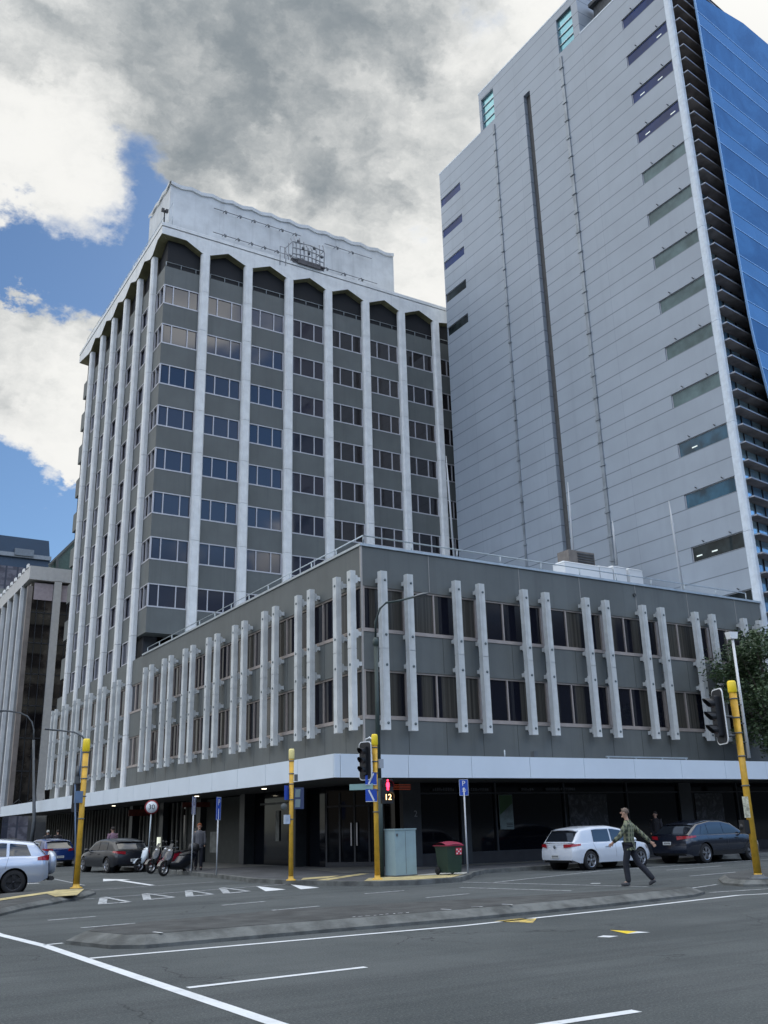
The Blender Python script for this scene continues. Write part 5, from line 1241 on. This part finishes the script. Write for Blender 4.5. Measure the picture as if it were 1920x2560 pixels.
car('dark_suv', 'glossy black sport utility car parked ahead of the white hatchback under the canopy', 'car', (28.45,26.5,0), radians(4.5), 4.65, 1.88, suv_belt, suv_roof, (.95,3.72), .35, P_black, [(.78,1.20,.98,1.25,.10,.80),(1.26,2.12,1.28,2.12,.08,.86),(2.20,3.12,2.20,2.78,.08,.86)], {'plate':.72}, {}, zb=.27, group='parked cars', tail=((0,.90),(.50,.95),.13), cladding=True)
car('black_hatchback', 'black hatchback with a white number plate parked on the left street behind the yellow pole', 'car', (13.25,42.3,0), radians(97), 4.2, 1.76, [(0,.80),(.10,.88),(1.0,.90),(2.6,.88),(3.05,.86),(3.7,.76),(4.05,.66),(4.2,.55)], [(.12,.90),(.55,1.24),(1.2,1.33),(2.0,1.34),(2.5,1.26),(3.15,.88)], (.82,3.42), .315, P_navy, hatch_win, {'plate':.50}, {}, group='parked cars', tail=((0,.80),(.34,.86),.12))
car('blue_hatchback', 'blue hatchback parked further down the left street past the silver car', 'car', (13.1,54.5,0), radians(95), 4.2, 1.76, hatch_belt, hatch_roof, (.82,3.42), .315, P_blue, hatch_win, {'plate':.5}, {}, group='parked cars')
rav_belt = [(0,.95),(.1,1.0),(1.0,1.0),(2.9,.98),(3.3,.95),(3.9,.86),(4.25,.70)]
rav_roof = [(.10,1.0),(.42,1.36),(1.3,1.46),(2.2,1.46),(2.65,1.36),(3.3,.97)]
rv = car('silver_suv', 'silver sport utility car with a spare wheel on its tailgate at the left edge', 'car', (7.05,31.1,0), radians(176), 4.3, 1.80, rav_belt, rav_roof, (.95,3.50), .33, P_silver, [(.52,1.12,.66,1.12,.10,.86),(1.20,1.98,1.20,1.98,.08,.86),(2.06,2.95,2.06,2.62,.08,.86)], {'plate':.45}, {}, zb=.30, tail=((.0,.98),(.34,.94),.20), rimm=M_rimd, plate=False, cladding=False)
f = MB(True); f.lathe((-.10,0,.80), [(0,.20),(.24,.195),(.31,.15),(.335,.06),(.335,.0),(0,0)], 26, (-1,0,0)); build('spare_wheel_cover', f, P_silver, rv)
f = MB(True); f.box(-.16,-.05,-.7,.7,.34,.44); f.path([(-.1,0,.34),(-.26,0,.33)], .03, 6); f.ellip((-.28,0,.36),(.03,.03,.035),8,6); build('tow_bar', f, M_trim, rv)
# roofs of vehicles queued further away
van = thing('white_van', 'white van roof behind the silver car at the left edge', 'van', (6.6,52,0), radians(180))
f = MB(True); f.grid([[Vector((x, y, z)) for (y, z) in ((-.85,.5),(-.90,1.0),(-.86,1.45),(-.78,1.74),(-.6,1.82),(.6,1.82),(.78,1.74),(.86,1.45),(.90,1.0),(.85,.5))] for x in (0,.05,2.6,4.0)]); f.face([(0,-.85,.5),(0,.85,.5),(0,.86,1.45),(0,.6,1.82),(0,-.6,1.82),(0,-.86,1.45)]); f.grid([[Vector((4.0+dx,y*s,z*1.0)) for y, s in ((-.86,1),(0,1),(.86,1))] for dx, z in ((0,1.78),(.5,1.1),(.9,.95),(1.0,.5))]); build('body', f, P_white, van)
f = MB(True); f.box(-.012,0,-.6,.6,1.05,1.55); build('rear_window', f, M_cargl, van)
for wx in (.8,3.7):
    for s in (1,-1): f = MB(True); f.lathe((wx,s*.85,.33), [(0,.0),(.2,.0),(.33,-.02),(.33,-.2)], 18, (0,s,0)); build('wheel', f, M_tyre, van)
car('silver_wagon', 'pale car roof with dark rack just behind the silver car with the spare wheel', 'car', (9.9,51.0,0), radians(100), 4.3, 1.76, rav_belt, [(p, z-.02) for p, z in rav_roof], (.9,3.5), .32, P_silver, hatch_win, {'plate':.5}, {}, group='cars further down the left street', rails=M_trim)
# ------------------------------------------------------------------ motorcycles
def scooter(label, loc, rz, c1, c2, box=False, screen=False):
    o = thing('motor_scooter', label, 'scooter', loc, rz, 'parked motorcycles')
    L = 1.30; r = .265
    for wx, nm in ((0,'rear_wheel'),(L,'front_wheel')):
        f = MB(True); f.lathe((wx,-.05,r), [(r*.68,0),(r*.9,.0),(r,.02),(r,.08),(r*.9,.10),(r*.68,.10)], 22, (0,1,0)); wo_ = build(nm, f, M_tyre, o)
        f = MB(True); f.lathe((wx,-.03,r), [(r*.70,0),(r*.62,0),(r*.62,.06),(r*.70,.06)], 22, (0,1,0)); f.lathe((wx,-.05,r), [(0,0),(.05,0),(.05,.1),(0,.1)], 12, (0,1,0))
        for i in range(6): t = pi*i/3; f.path([(wx,0,r),(wx+r*.66*cos(t),0,r+r*.66*sin(t))], .014, 5)
        build('rim', f, M_rim, wo_)
    f = MB(True)   # leg shield and front fairing, a deep shell round the steering head
    f.grid([[Vector((x+dx*cos(2*pi*k/14), w_*sin(2*pi*k/14), z)) for k in range(15)] for x, z, w_, dx in ((L-.15,.34,.05,.05),(L-.15,.42,.15,.10),(L-.20,.58,.20,.13),(L-.26,.74,.21,.14),(L-.31,.86,.17,.13),(L-.36,.96,.11,.09),(L-.38,1.00,.02,.02))])
    f.grid([[Vector((L+.31*cos(t), .075*u_, r+.31*sin(t))) for u_ in (-1,-.5,.5,1)] for t in [radians(q) for q in range(20,150,16)]])
    build('front_fairing', f, c1, o)
    f = MB(True)   # body: floor board and tail
    f.grid([[Vector((x, w_*cos(t)*.5, z+h_*sin(t))) for t in [2*pi*k/12 for k in range(13)]] for x, z, w_, h_ in ((-.42,.68,.06,.05),(-.30,.64,.30,.14),(0,.56,.42,.24),(.30,.50,.44,.28),(.50,.44,.40,.26),(.66,.36,.36,.16),(.95,.36,.32,.13),(1.08,.38,.26,.12))]); build('body_panel', f, c2, o)
    f = MB(True); f.grid([[Vector((x, w_*cos(t)*.5, z+h_*sin(t))) for t in [2*pi*k/12 for k in range(13)]] for x, z, w_, h_ in ((-.26,.78,.10,.03),(-.15,.80,.26,.06),(.1,.76,.30,.07),(.38,.72,.26,.07),(.48,.70,.12,.04))]); build('seat', f, M_trim, o)
    f = MB(True); f.path([(L,.0,r),(L-.16,0,.62),(L-.36,0,1.0)], [.03,.028,.025], 8); f.path([(L-.42,-.30,1.02),(L-.36,-.12,1.0),(L-.36,.12,1.0),(L-.42,.30,1.02)], .016, 7); build('handlebar', f, M_lampg, o)
    for s in (1,-1): f = MB(True); f.path([(L-.37,s*.2,1.0),(L-.34,s*.26,1.18)], .008, 5); f.ellip((L-.35,s*.28,1.22), (.02,.06,.045), 8, 6); build('mirror', f, M_trim, o)
    f = MB(True); f.ellip((L-.26,0,.90), (.07,.08,.06), 10, 8); build('headlight', f, M_steel, o)
    f = MB(True); f.lathe((.08,-.17,.24), [(0,0),(.06,0),(.07,.02),(.07,.1)], 12, (1,0,.15)); f.path([(.35,-.15,.28),(.0,-.17,.25),(-.25,-.18,.32)], .04, 8); f.box(.0,.3,-.1,.1,.22,.4); build('engine', f, M_lampg, o)
    f = MB(True); f.box(-.36,-.33,-.06,.06,.60,.68); build('tail_light', f, M_tail, o)
    if box: f = MB(True); f.grid([[Vector((-.30+.22*cos(t)*a_, .22*sin(t)*a_, z)) for t in [2*pi*k/14 for k in range(15)]] for z, a_ in ((.84,.0),(.84,.85),(.94,1.0),(1.02,.98),(1.12,.8),(1.16,.0))]); build('top_box', f, M_trim, o)
    if screen: f = MB(True); f.grid([[Vector((L-.28-.16*k, .17*u_*(1-.3*k), .95+.30*k)) for u_ in (-.6,-.3,0,.3,.6)] for k in (0,.35,.7)]); build('windscreen', f, mat('tinted_screen', (.02,.022,.024), .4, var=0), o)
    f = MB(True); f.path([(.5,-.1,.25),(.42,-.22,.02)], .012, 5); build('stand', f, M_lampg, o)
    return o
P_swhite = paintm('scooter_white', (.60,.66,.70), 0); P_red = paintm('scooter_red', (.20,.008,.02), 0); P_dgrey = paintm('scooter_grey', (.016,.017,.02))
def gp_(x, y): q = at(x, y, 2, 0); return (q.x, q.y, 0)
scooter('white and red scooter leaning toward the road, leftmost of the parked motorcycles', gp_(408,2177), radians(200), P_swhite, P_red)
scooter('red scooter with a dark front shield, middle of the parked motorcycles', gp_(436,2180), radians(204), P_dgrey, P_red, screen=True)
scooter('black motorcycle with a rear top box, rightmost of the parked motorcycles', gp_(469,2186), radians(206), P_dgrey, P_navy, box=True, screen=True)
scooter('dark scooter half hidden behind the black motorcycle with a top box', gp_(458,2176), radians(202), P_navy, P_dgrey)
# ================================================================== PEOPLE
def skin_mesh(name, verts, edges, radii, m, parent, root=0, sub=2):
    me = bpy.data.meshes.new(name); me.from_pydata([tuple(v) for v in verts], edges, []); ob = bpy.data.objects.new(name, me); COL.objects.link(ob)
    sk = ob.modifiers.new('s', 'SKIN'); ob.modifiers.new('u', 'SUBSURF').levels = sub
    L_ = me.skin_vertices[0].data
    for i, r in enumerate(radii): L_[i].radius = (r, r) if not isinstance(r, tuple) else r; L_[i].use_root = (i == root)
    dg = bpy.context.evaluated_depsgraph_get(); m2 = bpy.data.meshes.new_from_object(ob.evaluated_get(dg)); bpy.data.objects.remove(ob)
    m2.polygons.foreach_set('use_smooth', [True]*len(m2.polygons)); m2.materials.clear(); m2.materials.append(m)
    o = bpy.data.objects.new(name, m2); COL.objects.link(o)
    if parent: o.parent = parent
    return o
def person(label, loc, rz, J, shirt, trousers, hair, shoes=None, H=1.8, group=None, hands=True, sleeve=True, hairlen=0.):
    """J: joints in local metres, x forward, y left, z up"""
    o = thing('person', label, 'person', loc, rz, group); V = lambda k: Vector(J[k])
    sk = M_skin
    vs, es, rs = [], [], []
    def add(p, r, link=None):
        vs.append(Vector(p)); rs.append(r); i = len(vs)-1
        if link is not None: es.append((link, i))
        return i
    pel = add(V('pelvis'), .10); ch = add(V('chest'), .105, pel); nk = add(V('neck'), .058, ch); n2_ = add(V('neck').lerp(V('head'),.4), .055, nk)
    hd = V('head'); h1 = add(hd+Vector((.0,0,-.04)), (.078,.072), n2_); h2 = add(hd+Vector((-.012,0,.05)), (.086,.095), h1); h3 = add(hd+Vector((-.01,0,.10)), (.060,.070), h2)
    for s, n_ in ((1,'l'),(-1,'r')):
        sh = add(V('sh_'+n_), .058, ch); el = add(V('el_'+n_), .042, sh); wr = add(V('wr_'+n_), .029, el)
        d = (V('wr_'+n_)-V('el_'+n_)).normalized(); side = d.cross(Vector((0,1,0))).normalized(); w0_ = V('wr_'+n_)
        pm = add(w0_+d*.05, (.036,.022), wr)
        if hands:
            up = side
            for k, (off, ln) in enumerate(((-.028,.060),(-.010,.070),(.010,.066),(.027,.052))):
                a_ = add(w0_+d*.085+up*off, .011, pm); b_ = add(w0_+d*(.085+ln*.55)+up*off*1.1+Vector((0,-s*.006,0)), .0095, a_); add(w0_+d*(.085+ln)+up*off*1.1+Vector((0,-s*.022,-.004)), .0085, b_)
            a_ = add(w0_+d*.045-up*.040, .012, pm); add(w0_+d*.080-up*.058, .010, a_)
        hp = add(V('hip_'+n_), .095, pel); kn = add(V('kn_'+n_), .060, hp); an = add(V('an_'+n_), .042, kn); add(V('toe_'+n_), .035, an)
    b_ = skin_mesh('body', vs, es, rs, sk, o)
    # face relief: nose, ears, eyes, mouth
    f = MB(True); c = hd
    f.ellip(c+Vector((.092,0,.018)), (.020,.012,.022), 8, 6)
    for s in (1,-1): f.ellip(c+Vector((-.005,s*.086,.01)), (.022,.012,.032), 8, 6)
    f.ellip(c+Vector((.05,0,-.072)), (.034,.034,.026), 8, 6)
    build('face', f, sk, o)
    f = MB(True)
    for s in (1,-1): f.ellip(c+Vector((.080,s*.031,.038)), (.010,.013,.008), 8, 6)
    f.ellip(c+Vector((.083,0,-.035)), (.008,.022,.006), 8, 6); build('eyes_and_mouth', f, mat('face_dark', (.10,.04,.035), .5, var=0), o)
    f = MB(True); P_ = []
    for i in range(9):
        a_ = -.35+(pi/2+.35)*i/8; row = []
        for k in range(17):
            t = 2*pi*k/16; fr = max(0, cos(t)); lift = .055*fr**2*(1 if a_ < .6 else 0)
            row.append(c+Vector((-.018+.100*cos(a_)*cos(t)*(1-.10*fr), .093*cos(a_)*sin(t), .045+lift+.100*sin(a_)-hairlen*(1-fr)*max(0,-a_))))
        P_.append(row)
    f.grid(P_); build('hair', f, hair, o)
    # shirt
    f = MB(True); pv, cs, nk_ = V('pelvis'), V('chest'), V('neck'); P_ = []
    for q, hy, hx in ((pv+Vector((0,0,-.13)),.195,.150),(pv+Vector((0,0,.0)),.182,.140),(pv.lerp(cs,.4),.170,.128),(pv.lerp(cs,.8),.190,.135),(cs+Vector((0,0,.04)),.200,.130),(cs.lerp(nk_,.55),.178,.105),(cs.lerp(nk_,.78),.120,.085),(nk_+Vector((0,0,.0)),.066,.070)):
        P_.append([q+Vector((hx*cos(2*pi*k/18)*(1+.05*sin(5*k)), hy*sin(2*pi*k/18), .012*sin(3*k))) for k in range(19)])
    f.grid(P_)
    for n_ in 'lr':
        a_, e_, w_ = V('sh_'+n_), V('el_'+n_), V('wr_'+n_); f.path([a_.lerp(cs,.25), a_, a_.lerp(e_,.5), e_, e_.lerp(w_,.5), e_.lerp(w_,.9 if sleeve else .3)], [.075,.082,.074,.064,.060,.052], 12)
    build('shirt', f, shirt, o)
    vs, es, rs = [], [], []
    p = add(V('pelvis'), .135)
    for n_ in 'lr':
        h_ = add(V('hip_'+n_), .108, p); a1 = add(V('hip_'+n_).lerp(V('kn_'+n_),.5), .092, h_); k_ = add(V('kn_'+n_), .084, a1); c1 = add(V('kn_'+n_).lerp(V('an_'+n_),.5), .080, k_); add(V('an_'+n_)+Vector((0,0,-.035)), .072, c1)
    skin_mesh('trousers', vs, es, rs, trousers, o)
    for n_ in 'lr':
        a_, t_ = V('an_'+n_), V('toe_'+n_); d = (t_-a_); q = Vector((d.x,d.y,0)).normalized() if Vector((d.x,d.y,0)).length > .01 else Vector((1,0,0))
        heel = a_-q*.05+Vector((0,0,-.05))+ (Vector((0,0,0)))
        skin_mesh('shoe', [heel, a_+q*.05+Vector((0,0,-.045)), t_, t_+q*.05], [(0,1),(1,2),(2,3)], [.050,.058,.050,.036], shoes or M_trim, o, sub=1)
    return o
def plaid(h, co, c):
    s = h.n('ShaderNodeSeparateXYZ'); h.put(s.inputs[0], co); u = h.m('ADD', s.outputs[0], s.outputs[1])
    a = h.rng(h.m('PINGPONG', u, .055), .020, .034); b = h.rng(h.m('PINGPONG', s.outputs[2], .055), .020, .034)
    q = h.mix(a, (.040,.052,.040), (.20,.215,.13)); q = h.mix(h.m('MULTIPLY', b, .6), q, (.20,.21,.15)); th_ = h.rng(h.m('PINGPONG', h.m('ADD', s.outputs[2], .03), .055), .0, .008, 1., 0.)
    return h.mix(h.m('MULTIPLY', th_, .6), q, (.015,.02,.02))
M_plaid = mat('plaid_shirt', (.1,.1,.08), .85, var=0, extra=plaid, bump=.3, bs=20)
M_jeans = mat('dark_jeans', (.012,.014,.022), .85, var=.2, bump=.3, bs=18)
M_hairb = mat('hair_grey_brown', (.13,.095,.075), .8, var=.3, vs=30, bump=.4, bs=60)
M_haird = mat('hair_dark', (.02,.015,.013), .8, var=.2, vs=30)
M_shoe = mat('shoe_grey', (.05,.052,.06), .7, var=.4, vs=30)
# walking man: heads to picture left, hind leg behind to the right
hm = at(1563,2012,1,18.55); pl = at(1557,2215,2,0); pr_ = at(1626,2215,2,0)
wd_ = (pl-pr_); rzm = math.atan2(-rt_.y, -rt_.x)+radians(-22)
JM = dict(pelvis=(.05,0,.98), chest=(.02,0,1.38), neck=(.04,0,1.57), head=(.085,.01,1.73), sh_l=(.03,.185,1.48), sh_r=(.02,-.185,1.48), el_l=(.20,.27,1.20), wr_l=(.40,.25,1.04), el_r=(-.24,-.27,1.24), wr_r=(-.46,-.29,1.02),
          hip_l=(.06,.10,.93), hip_r=(.03,-.10,.93), kn_l=(.16,.10,.52), an_l=(.13,.11,.105), toe_l=(.28,.12,.045), kn_r=(-.12,-.10,.53), an_r=(-.47,-.10,.16), toe_r=(-.37,-.11,.045))
ml = (pl+pr_)*.5
person('man in a green checked shirt and dark trousers walking across the road', (ml.x, ml.y+.05, 0), rzm, JM, M_plaid, M_jeans, M_hairb, M_shoe)
JS = dict(pelvis=(0,0,.95), chest=(.01,0,1.33), neck=(.01,0,1.50), head=(.03,0,1.63), sh_l=(0,.18,1.43), sh_r=(0,-.18,1.43), el_l=(.02,.23,1.14), wr_l=(.08,.22,.90), el_r=(.02,-.23,1.14), wr_r=(.08,-.22,.90),
          hip_l=(0,.10,.9), hip_r=(0,-.10,.9), kn_l=(.08,.10,.5), an_l=(.06,.10,.10), toe_l=(.20,.11,.045), kn_r=(-.02,-.10,.5), an_r=(-.14,-.10,.12), toe_r=(-.02,-.11,.045))
cl_ = lambda n_, c: mat(n_, c, .85, var=.15)
P4 = [('person in a mauve top on the footpath behind the black hatchback', 280, 47.6, cl_('mauve_top', (.24,.15,.20)), 100, .130), ('person in a dark coat with a pale cap further down the left footpath', 117, 62, cl_('dark_coat', (.02,.022,.03)), 90, .13), ('person in black beside the one with a pale cap on the left footpath', 142, 61, cl_('black_top', (.015,.012,.015)), 80, .13), ('person in dark clothing standing behind the black sport utility car', 1647, 29.6, cl_('dark_top', (.015,.015,.02)), 200, .13), ('person in a grey jacket with ginger hair walking past the plain wall panel', 497, 38.4, cl_('grey_jacket', (.10,.10,.11)), 250, .13)]
for i, (lb, px, yy, sh, rz, z0) in enumerate(P4):
    g_ = at(px, 2120, 1, yy); hr = mat('hair_ginger', (.25,.07,.02), .8, var=.2) if i == 4 else (mat('cap_pale', (.45,.45,.42), .7) if i == 1 else M_haird)
    pp = person(lb, (g_.x, yy, z0), radians(rz), JS, sh, M_jeans, hr, hands=False, group=None)
# ================================================================== TREE
def tree(label, base, h_trunk, cc, rad, nleaf, seed, lean=(0,0)):
    random.seed(seed); o = thing('street_tree', label, 'tree', base); B = Vector(base); f = MB()
    top = Vector((cc[0], cc[1], cc[2]-rad[2]*.35)); f.path([B, B.lerp(top,.35)+Vector((.1,.05,0)), B.lerp(top,.7)+Vector((-.05,.1,0)), top], [.22,.17,.14,.08], 10)
    cl = []
    for i in range(80):
        while True:
            p = Vector((random.uniform(-1,1), random.uniform(-1,1), random.uniform(-1,1)))
            if .35 < p.length < 1.0: break
        p = p*(.80+.25*random.random()); q = Vector((cc[0]+p.x*rad[0], cc[1]+p.y*rad[1], cc[2]+p.z*rad[2])); cl.append((q, random.uniform(.40,.80)))
        if i < 26: s0 = B.lerp(top, random.uniform(.5,1)); f.path([s0, s0.lerp(q,.5)+Vector((0,0,-.15)), q], [.06,.035,.012], 5)
    build('trunk', f, M_bark, o); f = MB()
    for i in range(nleaf):
        q, r = random.choice(cl); d = Vector((random.gauss(0,.45), random.gauss(0,.45), random.gauss(0,.38)))*r; p = q+d
        a_ = Vector((random.gauss(0,1), random.gauss(0,1), random.gauss(0,.6))).normalized(); b_ = a_.cross(Vector((random.gauss(0,1), random.gauss(0,1), random.gauss(0,1)))).normalized(); s_ = random.uniform(.06,.13)
        f.face([p-a_*s_, p-b_*s_*.42, p+a_*s_, p+b_*s_*.42])
    build('crown', f, M_leaf, o); return o
tc_ = at(1905, 1715, 1, 29.6)
tree('dense dark green street tree at the right edge in front of the grey facade', (tc_.x+.9, 29.4, .13), 3, (tc_.x+.25, 29.4, tc_.z-.1), (3.3,2.6,3.1), 24000, 3)
